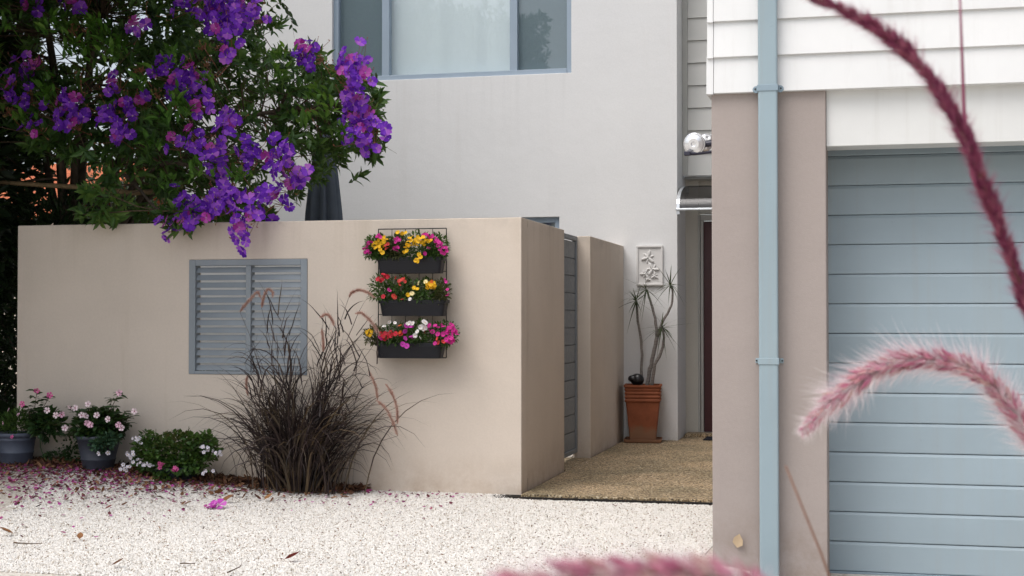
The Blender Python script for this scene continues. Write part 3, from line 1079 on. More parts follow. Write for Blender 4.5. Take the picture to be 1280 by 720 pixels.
def spline(pts, n=14):
    pts = np.asarray(pts, float)
    k = len(pts)
    d = np.r_[0, np.cumsum(np.linalg.norm(np.diff(pts, axis=0), axis=1))]
    u = np.linspace(0, d[-1], n)
    out = []
    for x in u:
        i = min(max(np.searchsorted(d, x) - 1, 0), k - 2)
        s_ = (x - d[i]) / (d[i + 1] - d[i] + 1e-9)
        h = d[i + 1] - d[i]
        def tg(j):
            if j == 0: return (pts[1] - pts[0]) / (d[1] - d[0])
            if j == k - 1: return (pts[-1] - pts[-2]) / (d[-1] - d[-2])
            a_, b_ = d[j] - d[j - 1], d[j + 1] - d[j]
            return ((pts[j] - pts[j - 1]) / a_ * b_ + (pts[j + 1] - pts[j]) / b_ * a_) / (a_ + b_)
        t2, t3 = s_ * s_, s_ ** 3
        out.append((2 * t3 - 3 * t2 + 1) * pts[i] + (t3 - 2 * t2 + s_) * h * tg(i) + (3 * t2 - 2 * t3) * pts[i + 1] + (t3 - t2) * h * tg(i + 1))
    return np.array(out)


lines = [
    ([(82, 505), (82, 430), (84, 380), (72, 290), (65, 222)], .019, .013, YPOT + .05),
    ([(98, 505), (115, 420), (132, 338)], .026, .024, YPOT),
    ([(132, 340), (128, 290), (112, 225), (98, 185)], .019, .013, YPOT + .03),
    ([(134, 336), (150, 290), (178, 235), (182, 200), (176, 170)], .018, .012, YPOT - .03),
    ([(114, 505), (125, 430), (152, 365), (154, 330), (148, 308)], .024, .014, YPOT - .06)]
tops = []
for pts, r0, r1, yy in lines:
    P3 = spline([drac(a, b_, yy if i else YPOT + (yy - YPOT) * .6) for i, (a, b_) in enumerate(pts)])
    P3 += rng.normal(0, .0025, P3.shape)
    m = MB(); m.tube(P3, np.linspace(r0, r1, len(P3)) * .82 * (1 + rng.normal(0, .04, len(P3))), 8)
    m.build('stem', M['ringed'], t, smooth=True)
    if len(pts) > 3 :
        tops.append(P3[-1])


def blade_arch(mb, base, dirs, lens, width, droop, seg=6, mi=0, taper=.25):
    """narrow arching leaves"""
    for d, L, w_, dr in zip(dirs, lens, width, droop):
        u = np.linspace(0, 1, seg + 1)
        hz = np.array([d[0], d[1], 0]); hn = np.linalg.norm(hz) + 1e-6
        c = base[0] if len(base) == 1 else base.pop(0)
        pts = c + np.outer(u * L, d) + np.outer(-dr * L * u ** 2.2, [0, 0, 1]) + np.outer(.25 * dr * L * u ** 2, hz / hn)
        side = np.cross(d, [0, 0, 1]); side /= np.linalg.norm(side) + 1e-6
        a = rng.uniform(-.6, .6)
        side = side * math.cos(a) + np.array([0, 0, 1]) * math.sin(a) * .6
        ww = w_ * np.minimum(1, np.minimum(u / .12 + .5, (1 - u) / (1 - taper) + .0)) + .0004
        v = np.vstack([pts - side * ww[:, None] / 2, pts + side * ww[:, None] / 2])
        n = seg + 1
        mb.add(v, [(i, i + 1, n + i + 1, n + i) for i in range(seg)], mi)


for tp in tops:
    m = MB()
    n = 26
    d = unit(n); d[:, 2] = d[:, 2] * .75 + .12
    d /= np.linalg.norm(d, axis=1)[:, None]
    d[:, 1] = np.where(tp[1] + d[:, 1] * .25 > YH - .03, -np.abs(d[:, 1]), d[:, 1])
    blade_arch(m, [tp], d, rng.uniform(.17, .33, n), rng.uniform(.010, .015, n), rng.uniform(.05, .45, n))
    m.build('leaf_tuft', M['dracaena'], t)

oc = at(795, 476, Y=YPOT - .07)
m = MB()
m.ball(oc + np.array([.012, 0, .012]), (.070, .05, .062), 12)
m.ball(oc + np.array([-.035, -.01, .022]), (.046, .04, .036), 10)
m.tube([oc + np.array([-.005, 0, -.07]), oc + np.array([-.005, 0, -.045]), oc + np.array([.0, 0, -.01])], [.034, .026, .04], 12)
o = m.build('ornament', M['black_glaze'], smooth=True)
rm = o.modifiers.new('remesh', 'REMESH'); rm.mode = 'VOXEL'; rm.voxel_size = .006; rm.use_smooth_shade = True
tag(o, 'black rounded ornament perched on the rim of the terracotta pot', 'ornament')

# ------------------------------------------------------------------ closed parasol behind the wall
uc = at(405, 240, Y=12.3)
t = thing('closed_parasol', (uc[0], 12.3, 0), 'folded slate grey parasol standing behind the beige wall under the tree', 'parasol')
m = MB(); m.tube([(uc[0], 12.3, .1), (uc[0], 12.3, 3.05)], .02, 10); m.build('pole', M['alu'], t, smooth=True)
m = MB(); m.lathe([(.25, 0), (.25, .06), (.04, .09), (.03, .2)], (uc[0], 12.3, 0), 20); m.build('base', M['charcoal'], t)
m = MB()
n = 64
a = np.linspace(0, 2 * math.pi, n, endpoint=False)
rows = []
for z, r in ((3.02, .02), (2.9, .055), (2.6, .10), (2.2, .135), (1.8, .165), (1.45, .175), (1.40, .165)):
    rr = r * (1 + .26 * np.sin(8 * a + .8 * math.sin(z * 2)) + .08 * np.sin(16 * a + 1) + .05 * np.sin(3 * a + 2))
    rows.append(np.stack([uc[0] + rr * np.cos(a), 12.3 + rr * np.sin(a), np.full(n, z) + .03 * np.sin(8 * a) * (z < 1.5)], 1))
k = len(rows)
m.add(np.vstack(rows), [(i * n + j, i * n + (j + 1) % n, (i + 1) * n + (j + 1) % n, (i + 1) * n + j) for i in range(k - 1) for j in range(n)])
m.build('canopy', M['canvas'], t, smooth=True)

# ------------------------------------------------------------------ wire grid and planters
YG = YW - .035
gx0_, gx1_ = at(473, 370, Y=YG)[0], at(558, 370, Y=YG)[0]
gz1, gz0 = at(515, 286, Y=YG)[2], at(515, 447, Y=YG)[2]
t = thing('wire_trellis', ((gx0_ + gx1_) / 2, YG, gz0), 'black square wire grid fixed to the beige wall holding three planters', 'trellis')
m = MB()
for x in np.linspace(gx0_, gx1_, 6):
    m.tube([(x, YG, gz0), (x, YG, gz1)], .0028 if gx0_ < x < gx1_ else .0042, 6)
for z in np.linspace(gz0, gz1, 10):
    m.tube([(gx0_, YG - .004, z), (gx1_, YG - .004, z)], .0028 if gz0 < z < gz1 else .0042, 6)
m.build('grid', M['black_wire'], t)
m = MB()
for x in (gx0_, gx1_):
    for z in (gz0 + .1, gz1 - .1):
        m = MB(); m.tube([(x, YG, z), (x, YW + .001, z)], .006, 6)
        m.build('wall_fixing', M['black_wire'], t)


def pl_xy(a, b, y):
    return at(430 + a / 3.79, 270 + b / 3.79, Y=y)


LV = leaf_tpl(.42, .25)
LVR = leaf_tpl(.7, .3, .05)
FL = flower_tpl(5, .85, .16)
FLR = flower_tpl(5, 1.25, .22, .06)          # petunia: petals joined to a round funnel
DC = disc_tpl(.26, .02)


def faces_dir(n, base=(0, -1, .35), spread=.55):
    d = np.array(base) + rng.normal(0, spread, (n, 3))
    return d / np.linalg.norm(d, axis=1)[:, None]


def add_flower(parent, name, c, r, petal_m, centre_m, base=(0, -1, .35), spread=.5, tpl=None, label=None):
    tv, tf = tpl or FLR
    m_ = MB()
    d = faces_dir(1, base, spread)
    B = basis(d, rng.uniform(0, 6.28, 1)) * r
    m_.scatter(tv, tf, B, [c], 0)
    m_.scatter(*DC, B, [c], 1)
    o_ = m_.build(name, [petal_m, centre_m], parent)
    if label: o_['label'] = label
    return o_


def foliage(mb, c, rad, n, size, tpl=LV, up=.5, mi=0, shell=.35):
    d = unit(n)
    rr = rng.uniform(0, 1, n) ** shell
    pos = np.asarray(c) + d * rr[:, None] * np.asarray(rad)
    dr = d + rng.normal(0, .5, (n, 3)); dr[:, 2] += up
    B = basis(dr, rng.normal(0, .6, n)) * rng.uniform(size * .6, size * 1.25, n)[:, None, None]
    mb.scatter(*tpl, B, pos, mi)
    return pos


YB = YG - .10
PLW = {}
for key, (x0, x1, y0, y1, lab, wd_) in dict(
        top=(146, 466, 196, 270, 'charcoal trough planter of yellow and magenta flowers, topmost on the wire grid', 0),
        mid=(158, 480, 398, 474, 'charcoal trough planter in the middle of the wire grid with red and yellow flowers', 0),
        low=(143, 466, 600, 676, 'charcoal trough planter lowest on the wire grid under white and magenta flowers', 0)).items():
    A, B_ = pl_xy(x0, y0, YB - .07), pl_xy(x1, y1, YB - .07)
    xa, xb, zt, zb_ = A[0], B_[0], A[2], B_[2]
    xc = (xa + xb) / 2
    t = thing('planter_box', (xc, YB, zb_), lab, 'planter', 'trough planters on the wire grid')
    m = MB()
    hw, hd = (xb - xa) / 2, .075
    rows = []
    for s_, z, in ((.90, zb_), (.905, zb_ + .003), (.965, zt - .024), (1.0, zt - .022), (1.0, zt), (.955, zt), (.93, zt - .035)):
        sd_ = (.70 + .3 * (s_ - .9) / .1) if s_ < .93 or s_ == .965 else s_
        a = np.linspace(0, 2 * math.pi, 40, endpoint=False)
        ce = np.sign(np.cos(a)) * np.abs(np.cos(a)) ** .22
        se = np.sign(np.sin(a)) * np.abs(np.sin(a)) ** .32
        rows.append(np.stack([xc + hw * s_ * ce, YB + hd * sd_ * se, np.full(40, z)], 1))
    n = 40
    m.add(np.vstack(rows), [(i * n + j, i * n + (j + 1) % n, (i + 1) * n + (j + 1) % n, (i + 1) * n + j) for i in range(len(rows) - 1) for j in range(n)] + [tuple(range(n - 1, -1, -1))])
    m.build('trough', M['charcoal'], t, bevel=.0)
    m = MB(); m.add(rows[-1] + np.array([0, 0, .004]), [tuple(range(n))]); m.build('soil', M['soil'], t)
    for xx in (xc - hw * .62, xc + hw * .62):
        m = MB()
        m.tube([(xx, YB + hd * .9, zt - .01), (xx, YG - .012, zt + .0), (xx, YG + .008, zt + .012), (xx, YG + .010, zt - .02)], .004, 6)
        m.build('hook', M['black_wire'], t)
    PLW[key] = (xc, zt, zb_)

PG = 'flowering plants in the trough planters'


def plant(name, label, cat, blobs, leaf, n, size, flowers, parent_loc, group=PG, tpl=LV):
    t = thing(name, parent_loc, label, cat, group)
    m = MB()
    for c, rad, k in blobs:
        foliage(m, c, rad, int(n * k), size, tpl)
    m.build('foliage', leaf, t)
    return t


def planter_plant(row, label, xr, zr, leaf, flowers, n=340, size=.028, cat='flowering plant'):
    """xr, zr: extent of the foliage in pixels of the enlarged planter picture"""
    xc, zt, _ = PLW[row]
    A, B_ = pl_xy(xr[0], zr[0], YB - .06), pl_xy(xr[1], zr[1], YB - .06)
    cx, cz = (A[0] + B_[0]) / 2, (A[2] + B_[2]) / 2
    rad = ((B_[0] - A[0]) / 2, .10, (A[2] - B_[2]) / 2)
    base = (min(max(cx, xc - .19), xc + .19), YB, zt - .03)
    t = thing('petunia', base, label, cat, PG)
    m = MB()
    pos = foliage(m, (cx, YB - .025, cz), rad, int(n * 1.6), size)
    foliage(m, (base[0] * .5 + cx * .5, YB - .01, (zt + cz) / 2 - .01), (rad[0] * .8, .07, abs(zt - cz) * .6 + .03), n // 2, size)
    foliage(m, (cx, YB - .07, zt + .022), (rad[0] * .95, .03, .028), int(n * .45), size, up=-.1)
    for q in pos[:14]:
        m.tube([base, (np.array(base) + q) / 2 + np.array([0, -.01, .02]), q], .0012, 3, cap=False)
    m.build('foliage', leaf, t)
    for (a, b_, pm, cm, r) in flowers:
        dpt = YB - .112 - rng.uniform(0, .03)
        add_flower(t, 'flower', pl_xy(a, b_, dpt), r, M[pm], M[cm])
    return t


def fl(pm, cm, pts, r=.0185):
    return [(a, b, pm, cm, .82 * r * random.uniform(.88, 1.12)) for a, b in pts]


planter_plant('top', 'magenta petunia spilling over the left end of the topmost planter', (95, 175), (95, 195), M['leaf_fine'],
              fl('p_magenta', 'c_dark', [(95, 155), (107, 142), (118, 128), (112, 163), (128, 122), (165, 92), (172, 100), (158, 98), (100, 170), (122, 175)]))
planter_plant('top', 'yellow calibrachoa left of centre in the topmost planter beside the magenta petunia', (128, 215), (90, 200), M['leaf_fine'],
              fl('p_yellow', 'c_yellow', [(138, 140), (150, 125), (165, 115), (180, 105), (192, 100), (160, 135), (178, 130), (190, 120), (150, 152), (172, 160), (182, 174), (140, 128), (200, 112), (168, 145), (188, 140)]))
planter_plant('top', 'small scarlet flowers between two yellow clumps in the topmost planter', (190, 235), (110, 195), M['leaf_olive'],
              fl('p_coral', 'c_dark', [(198, 140), (208, 132), (212, 150), (200, 155)], .016), 110)
planter_plant('top', 'magenta petunia in the middle of the topmost planter between yellow clumps', (215, 290), (85, 195), M['leaf_olive'],
              fl('p_magenta', 'c_dark', [(240, 112), (253, 108), (246, 122), (240, 152), (254, 148), (250, 162), (262, 115)], .019))
planter_plant('top', 'large yellow calibrachoa trailing over the front of the topmost planter', (270, 425), (70, 200), M['leaf_fine'],
              fl('p_yellow', 'c_yellow', [(255, 78), (275, 82), (292, 80), (310, 105), (325, 98), (340, 112), (318, 118), (332, 125), (350, 100), (362, 108), (375, 100), (352, 122), (368, 125), (385, 115), (400, 118), (412, 116), (380, 132), (300, 135), (290, 150), (310, 140), (285, 170), (298, 165), (356, 182), (362, 195), (345, 205), (350, 215), (340, 212), (305, 120), (344, 140), (322, 140)]), 260)
planter_plant('top', 'magenta petunia at the right end of the topmost planter with drooping blooms', (370, 488), (85, 200), M['leaf_fine'],
              fl('p_magenta', 'c_dark', [(378, 92), (390, 88), (402, 95), (420, 95), (432, 102), (440, 115), (450, 125), (462, 135), (470, 150), (482, 150), (462, 172), (455, 160), (475, 178), (382, 178), (400, 152), (445, 140), (430, 120), (412, 105), (486, 165)]))
planter_plant('mid', 'dark red petunia at the left end of the middle planter', (115, 235), (275, 400), M['leaf_fine'],
              fl('p_red', 'c_dark', [(170, 290), (182, 300), (195, 285), (206, 292), (212, 282), (175, 305), (185, 278), (186, 382), (160, 300)]) + fl('p_magenta', 'c_dark', [(212, 348), (218, 355)], .015), 240)
planter_plant('mid', 'coral flowered plant left of centre in the middle planter', (215, 320), (285, 400), M['leaf_fine'],
              fl('p_coral', 'c_dark', [(242, 292), (262, 308), (275, 302), (285, 298), (262, 325), (290, 310)], .017) + fl('p_coral', 'c_yellow', [(234, 378), (240, 384), (275, 396)], .020), 220)
planter_plant('mid', 'yellow and cream flowered plant right of centre in the middle planter', (310, 445), (295, 400), M['leaf_fine'],
              fl('p_cream', 'c_yellow', [(355, 318), (387, 312), (322, 368)], .022) + fl('p_yellow', 'c_yellow', [(332, 340), (347, 346), (302, 374), (392, 325), (405, 320), (415, 328), (425, 318), (430, 330), (412, 338), (424, 345), (400, 335), (425, 325), (395, 340)]) + fl('p_orange', 'c_yellow', [(415, 310)], .015) + fl('p_white', 'c_yellow', [(313, 394)], .018), 240)
planter_plant('mid', 'sparse green plant with few magenta blooms at the right end of the middle planter', (425, 495), (300, 400), M['leaf_olive'],
              fl('p_magenta', 'c_dark', [(480, 302), (484, 312), (490, 348), (494, 368), (488, 378)], .016), 170)
planter_plant('low', 'yellow flowered plant at the left end of the lowest planter', (95, 170), (515, 600), M['leaf_olive'],
              fl('p_yellow', 'c_yellow', [(108, 550), (120, 542), (130, 548), (112, 562), (124, 566), (135, 558), (118, 555)], .017), 130)
planter_plant('low', 'red and orange petunias left of centre in the lowest planter', (155, 300), (505, 605), M['leaf_fine'],
              fl('p_red', 'c_dark', [(172, 560), (185, 570), (195, 556), (190, 584), (210, 560), (222, 552), (230, 562), (245, 558), (200, 575), (268, 560), (225, 570)], .021) + fl('p_magenta', 'c_dark', [(170, 572), (178, 580)]) + fl('p_orange', 'c_dark', [(265, 520), (266, 552)], .019) + fl('p_white', 'c_yellow', [(190, 524), (215, 502), (241, 507)], .018), 220)
planter_plant('low', 'pink violet petunia in the middle of the lowest planter with drooping blooms', (262, 345), (515, 610), M['leaf_fine'],
              fl('p_violet', 'c_dark', [(298, 518), (312, 524), (322, 520), (292, 578), (318, 572), (328, 580), (278, 608), (298, 616), (288, 545)], .021) + fl('p_coral', 'c_dark', [(384, 548)], .018), 150)
planter_plant('low', 'white petunia right of centre in the lowest planter', (310, 400), (490, 600), M['leaf_fine'],
              fl('p_white', 'c_yellow', [(302, 512), (312, 506), (325, 510), (348, 548), (336, 566), (363, 576), (378, 500), (385, 506), (372, 522), (384, 530), (362, 526), (375, 535)], .020), 150)
planter_plant('low', 'magenta petunia spilling over the right end of the lowest planter', (395, 535), (500, 612), M['leaf_fine'],
              fl('p_magenta', 'c_dark', [(405, 520), (408, 540), (420, 548), (432, 520), (445, 528), (462, 518), (472, 525), (490, 540), (498, 530), (508, 515), (515, 525), (520, 540), (505, 548), (488, 550), (515, 558), (530, 548), (535, 562), (500, 575), (512, 580), (485, 585), (470, 560), (495, 598), (505, 600), (518, 590), (445, 560), (432, 604)], .0205) + fl('p_coral', 'c_dark', [(442, 582), (470, 596), (448, 600)], .018), 260)

# ------------------------------------------------------------------ pots at the foot of the wall
def pot(label, px, pyb, Y, rt, rb, h, mat, ribs):
    c = at(px, pyb, Y=Y)
    z0 = gz(c[0], Y) - .015
    t = thing('plant_pot', (c[0], Y, z0), label, 'plant pot', 'pots along the foot of the beige wall')
    m = MB()
    prof = [(rb * .97, 0), (rb, .006)]
    for u in ribs:
        r = rb + (rt - rb) * u
        prof += [(r - .001, u * h - .008), (r + .004, u * h - .004), (r + .004, u * h + .004), (r + .001, u * h + .008)]
    prof += [(rt, h - .03), (rt + .008, h - .028), (rt + .010, h - .004), (rt + .006, h), (rt - .006, h), (rt - .012, h - .04)]
    m.lathe(prof, (c[0], Y, z0), 36)
    m.build('pot', mat, t, smooth=False, bevel=.0)
    for pl in t.children[0].data.polygons: pl.use_smooth = len(pl.vertices) == 4
    m = MB(); m.lathe([(rt - .014, h - .036), (rt - .013, h - .032)], (c[0], Y, z0), 24); m.build('soil', M['soil'], t)
    return np.array([c[0], Y, z0 + h])


P1 = pot('blue grey bucket shaped pot at the left end of the beige wall', 20, 583, 9.76, .148, .112, .255, M['pot_grey'], (.42, .8))
P2 = pot('dark grey tapered pot of pale pink periwinkle beside the blue grey pot', 123, 590, 9.76, .158, .108, .27, M['pot_dark'], (.35,))
P3 = pot('low dark bowl hidden under a bushy green plant with white flowers', 222, 597, 9.74, .17, .12, .11, M['pot_dark'], (.5,))


def pxy(px, py, Y):
    return at(px, py, Y=Y)


PGR = 'flowering plants along the foot of the beige wall'
t = thing('bedding_plant', P1, 'bright green feathery plant filling the blue grey bucket pot', 'plant', PGR)
m = MB()
foliage(m, pxy(22, 528, 9.74), (.15, .14, .09), 900, .036, leaf_tpl(.28, .2), 1.0)
m.build('foliage', M['leaf_fine'], t)
for a, b_, pm in ((4, 529, 'p_pink'), (15, 546, 'p_hotpink'), (11, 512, 'p_pink'), (23, 518, 'p_pink')):
    add_flower(t, 'flower', pxy(a, b_, 9.6), .015, M[pm], M['c_pink'], tpl=FL)


def vinca(label, base, stems, flowers, extra):
    t = thing('periwinkle', base, label, 'plant', PGR)
    m = MB(); sm = MB()
    for (px, py) in stems:
        tip = pxy(px, py, 9.72 + rng.uniform(-.10, .10))
        P_ = spline([base + rng.normal(0, .03, 3) * np.array([1, 1, 0]) - np.array([0, 0, .03]), (base * .45 + tip * .55) + np.array([0, 0, .02]), tip], 9)
        sm.tube(P_, np.linspace(.004, .002, 9), 5)
        for k in range(2, 9):
            n = 5
            a = rng.uniform(0, 6.28) + np.arange(n) * 2.51
            d = np.stack([np.cos(a), np.sin(a), np.full(n, .25) + rng.normal(0, .15, n)], 1)
            B = basis(d, rng.normal(0, .3, n)) * rng.uniform(.048, .078, n)[:, None, None]
            m.scatter(*leaf_tpl(.46, .3), B, np.repeat(P_[k][None], n, 0) + rng.normal(0, .008, (n, 3)))
    for c, rad, n in extra:
        foliage(m, c, rad, int(n * 1.5), .058, leaf_tpl(.5, .3), .4)
    m.build('foliage', M['leaf_vinca'], t)
    sm.build('stem', M['twig'], t)
    for a, b_, pm in flowers:
        add_flower(t, 'flower', pxy(a, b_, 9.58 + rng.uniform(-.02, .03)), .024, M[pm], M['c_pink'], (.1, -1, .3), .35, FL)
    return t


vinca('tall pink periwinkle leaning over the right side of the blue grey pot', P1 + np.array([.12, .02, -.01]),
      [(46, 490), (62, 496), (35, 508), (55, 512), (70, 520), (60, 530), (78, 530), (48, 520), (40, 515)],
      [(46, 488, 'p_hotpink'), (62, 494, 'p_hotpink'), (28, 505, 'p_hotpink'), (59, 513, 'p_blush'), (70, 519, 'p_blush'), (77, 518, 'p_pink'), (81, 535, 'p_blush')],
      [(pxy(60, 530, 9.74), (.12, .09, .10), 200)])
vinca('pale pink periwinkle bush in the dark grey tapered pot', P2 + np.array([0, 0, -.02]),
      [(148, 493), (140, 500), (112, 510), (100, 515), (92, 512), (125, 515), (140, 520), (155, 517), (165, 520), (90, 540), (85, 545), (150, 530), (160, 530), (120, 525), (108, 520), (135, 510)],
      [(149, 491, 'p_pink'), (88, 509, 'p_blush'), (94, 510, 'p_blush'), (110, 505, 'p_blush'), (102, 519, 'p_blush'), (107, 520, 'p_blush'), (121, 519, 'p_blush'), (135, 524, 'p_blush'), (109, 529, 'p_pink'), (113, 531, 'p_pink'), (148, 531, 'p_pink'), (152, 535, 'p_blush'), (168, 514, 'p_blush')],
      [(pxy(125, 533, 9.74), (.20, .14, .12), 620)])
t = thing('trailing_plant', P2 + np.array([0, -.1, -.04]), 'fleshy green trailing plant over the front rim of the dark grey pot', 'plant', PGR)
m = MB()
foliage(m, pxy(127, 556, 9.60), (.095, .05, .05), 260, .03, LVR, .3); foliage(m, pxy(140, 548, 9.62), (.07, .05, .04), 120, .03, LVR, .3)
m.build('foliage', M['leaf_fleshy'], t)
for a, b_ in ((123.5, 567), (135, 566)):
    add_flower(t, 'flower', pxy(a, b_, 9.53), .018, M['p_lilac'], M['c_yellow'], tpl=FL)

t = thing('geranium', P3 - np.array([0, 0, .03]), 'low bushy geranium with white and pink blooms in the dark bowl', 'plant', PGR)
m = MB()
foliage(m, pxy(215, 566, 9.72), (.31, .2, .15), 1500, .034, LVR, .5)
foliage(m, pxy(250, 562, 9.72), (.14, .12, .11), 300, .030, LVR, .5)
foliage(m, pxy(190, 578, 9.68), (.14, .12, .10), 260, .034, LVR, .4)
foliage(m, pxy(203, 597, 9.55), (.06, .05, .02), 60, .034, LVR, .4)
foliage(m, pxy(222, 582, 9.60), (.24, .07, .07), 420, .036, LVR, .1)
for k in range(16):
    foliage(m, pxy(rng.uniform(172, 268), rng.uniform(540, 580), 9.62 + rng.uniform(-.06, .08)), (.055, .05, .05), 46, .036, LVR, .8)
m.build('foliage', M['leaf_fine'], t)
m = MB()
foliage(m, pxy(220, 556, 9.66), (.22, .15, .10), 260, .032, LVR, .6)
m.build('yellowing_leaves', M['leaf_olive'], t)
m = MB()
for px, py in ((236, 533), (195, 536), (215, 537), (268, 560), (260, 545), (180, 545)):
    m.tube(spline([pxy(px * .5 + 110, 570, 9.7), pxy(px, py + 12, 9.68), pxy(px, py, 9.66)], 6), .0018, 4)
m.tube(spline([pxy(247, 594, 9.55), pxy(258, 578, 9.55), pxy(268, 566, 9.6)], 8), .004, 5)
m.build('stem', M['leaf_olive'], t)
for c in ((170, 549), (163, 569), (257, 560), (156, 585), (185, 581), (258, 589), (271, 565), (172, 578)):
    m = MB()
    n = 9 if c[0] not in (258, 172) else 5
    cc = pxy(c[0], c[1], 9.52)
    pos = cc + rng.normal(0, 1, (n, 3)) * np.array([.020, .010, .010])
    B = basis(faces_dir(n), rng.uniform(0, 6, n)) * rng.uniform(.011, .016, n)[:, None, None]
    m.scatter(*FL, B, pos, 0); m.scatter(*disc_tpl(.2, .05), B, pos, 1)
    m.build('flower_head', [M['p_lilac'], M['c_yellow']], t)
for c in ((202, 582), (219, 588)):
    m = MB(); n = 6
    cc = pxy(c[0], c[1], 9.50)
    B = basis(faces_dir(n), rng.uniform(0, 6, n)) * .016
    m.scatter(*FL, B, cc + rng.normal(0, .010, (n, 3)), 0)
    m.build('flower_head', M['p_hotpink'], t)

t = thing('creeper', pxy(80, 575, 9.85), 'small weedy creeper growing between the two grey pots', 'plant')
m = MB()
for c, rad, n in ((pxy(70, 572, 9.88), (.12, .05, .04), 120), (pxy(95, 568, 9.9), (.10, .05, .06), 90), (pxy(85, 555, 9.93), (.12, .03, .08), 60)):
    foliage(m, c, rad, n, .03, LVR, .4)
m.tube(spline([pxy(50, 545, 9.66), pxy(51, 560, 9.64), pxy(58, 576, 9.62)], 8), .003, 4)
m.build('foliage', M['leaf_vinca'], t)

# ------------------------------------------------------------------ litter
def flat_leaves(pts, size, mat, name, tpl, tilt=.35):
    m = MB()
    n = len(pts)
    a = rng.uniform(0, 6.28, n)
    d = np.stack([np.cos(a), np.sin(a), rng.normal(0, tilt, n)], 1)
    B = basis(d, rng.normal(0, tilt, n)) * size[:, None, None]
    m.scatter(*tpl, B, pts)
    return m


n = 5200
x = rng.uniform(-6.9, -3.5, n)
y = 9.98 - np.abs(rng.normal(0, .24, n)) * rng.choice([.6, 1, 2.2], n) * (1 - .55 * sstep(-5.2, -3.6, x))
z = gz(x, y) + rng.uniform(.0, .028, n) * np.exp(-(10 - y) * 5)
o = flat_leaves(np.stack([x, y, z + .006], 1), rng.uniform(.02, .055, n), None, '', leaf_tpl(.5, -.3, .08)).build('leaf_litter', M['litter'])
tag(o, 'brown leaf litter along the foot of the beige wall', 'leaf litter', kind='stuff')
n = 7500
x = rng.uniform(-6.9, -2.6, n)
y = 9.9 - np.abs(rng.normal(0, .62, n)) * rng.choice([.7, 1.7], n)
keep = rng.uniform(0, 1, n) < (1 - .93 * sstep(-5.6, -4.0, x)) * np.where(y < 8.6, .35, 1)
x, y = x[keep], y[keep]
o = flat_leaves(np.stack([x, y, gz(x, y) + .008], 1), rng.uniform(.014, .034, len(x)), None, '', leaf_tpl(.8, -.15, .06)).build('fallen_petals', M['petals'])
tag(o, 'purple and pink fallen petals scattered over the white gravel', 'petals', kind='stuff')
n = 2000
x = rng.uniform(-6.2, -.9, n); y = rng.uniform(6.8, 9.85, n)
o = flat_leaves(np.stack([x, y, gz(x, y) + .008], 1), rng.uniform(.007, .020, n), None, '', leaf_tpl(.4, -.2, .1)).build('leaf_crumbs', M['litter'])
tag(o, 'tiny bits of dry leaf scattered over the white gravel', 'leaf litter', kind='stuff')

LVD = leaf_tpl(.6, -.35, .12)
for px, py, mt_, s, lab in (
        (9, 667, 'dry_leaf', .085, 'single brown curled leaf on the gravel at the far left'),
        (146, 706, 'dry_leaf', .07, 'tan fallen leaf nearest to the camera on the white gravel'),
        (100, 673, 'dry_leaf', .06, 'small brown leaf alone on the gravel below the dark grey pot'),
        (365, 699, 'red_leaf', .085, 'dull red fallen leaf on the white gravel'),
        (283, 626, 'dry_leaf', .085, 'brown leaf touching the fallen purple flower'),
        (273, 617, 'dry_leaf', .07, 'brown leaf just behind the fallen purple flower'),
        (234, 631, 'dry_leaf', .06, 'dark brown leaf left of the fallen purple flower'),
        (255, 622, 'dry_leaf', .05, 'small brown leaf between the geranium and the fallen purple flower'),
        (334, 624, 'dry_leaf', .075, 'broad brown leaf in front of the purple grass clump'),
        (305, 622, 'dry_leaf', .06, 'narrow brown leaf left of the foot of the purple grass'),
        (131, 613, 'dry_leaf', .07, 'tan leaf right of its neighbour in front of the dark grey pot'),
        (114, 614, 'dry_leaf', .06, 'tan leaf left of its neighbour in front of the dark grey pot'),
        (136, 636, 'red_leaf', .06, 'pinkish red leaf on petals below the dark grey pot'),
        (156, 632, 'dry_leaf', .06, 'brown curled leaf among fallen petals below the geranium'),
        (1008, 714, 'dry_leaf', .06, 'brown leaf at the foot of the pillar beside the roller door')):
    c = at(px, py, Z=.01)
    for _ in range(3):
        c = at(px, py, Z=float(gz(c[0], c[1])) + .012)
    a = rng.uniform(0, 6.28)
    m = MB()
    m.scatter(*LVD, basis([[math.cos(a), math.sin(a) * .6, .12]], np.array([rng.normal(0, .4)])) * s, [c - np.array([math.cos(a) * s / 2, math.sin(a) * s * .3, 0])])
    m.tube([c - np.array([math.cos(a) * s * .5, math.sin(a) * s * .3, 0]), c - np.array([math.cos(a) * s * .8, math.sin(a) * s * .5, -.004])], .0012, 4)
    tag(m.build('fallen_leaf', M[mt_], smooth=True), lab, 'leaf', 'single leaves fallen on the gravel')
c = at(924, 676, Y=YP - .006)
m = MB()
m.scatter(*leaf_tpl(.75, -.2, .1), basis([[.25, -.05, 1]], np.array([.3]), (0, -1, 0)) * .075, [c - np.array([.01, .004, .035])])
tag(m.build('stuck_leaf', M['pale_leaf'], smooth=True), 'pale dry leaf stuck to the mauve grey pillar left of downpipe', 'leaf')
c = at(273, 631, Z=.06)
for _ in range(3):
    c = at(273, 631, Z=float(gz(c[0], c[1])) + .02)
m = MB()
m.scatter(*FL, basis([[.1, -.5, .8]], np.array([.5])) * .055, [c])
m.scatter(*FL, basis([[-.3, -.4, .8]], np.array([.1])) * .045, [c + np.array([-.03, -.02, -.002])])
tag(m.build('fallen_flower', M['magenta_old']), 'bright purple flower fallen on the gravel before the purple grass', 'flower')
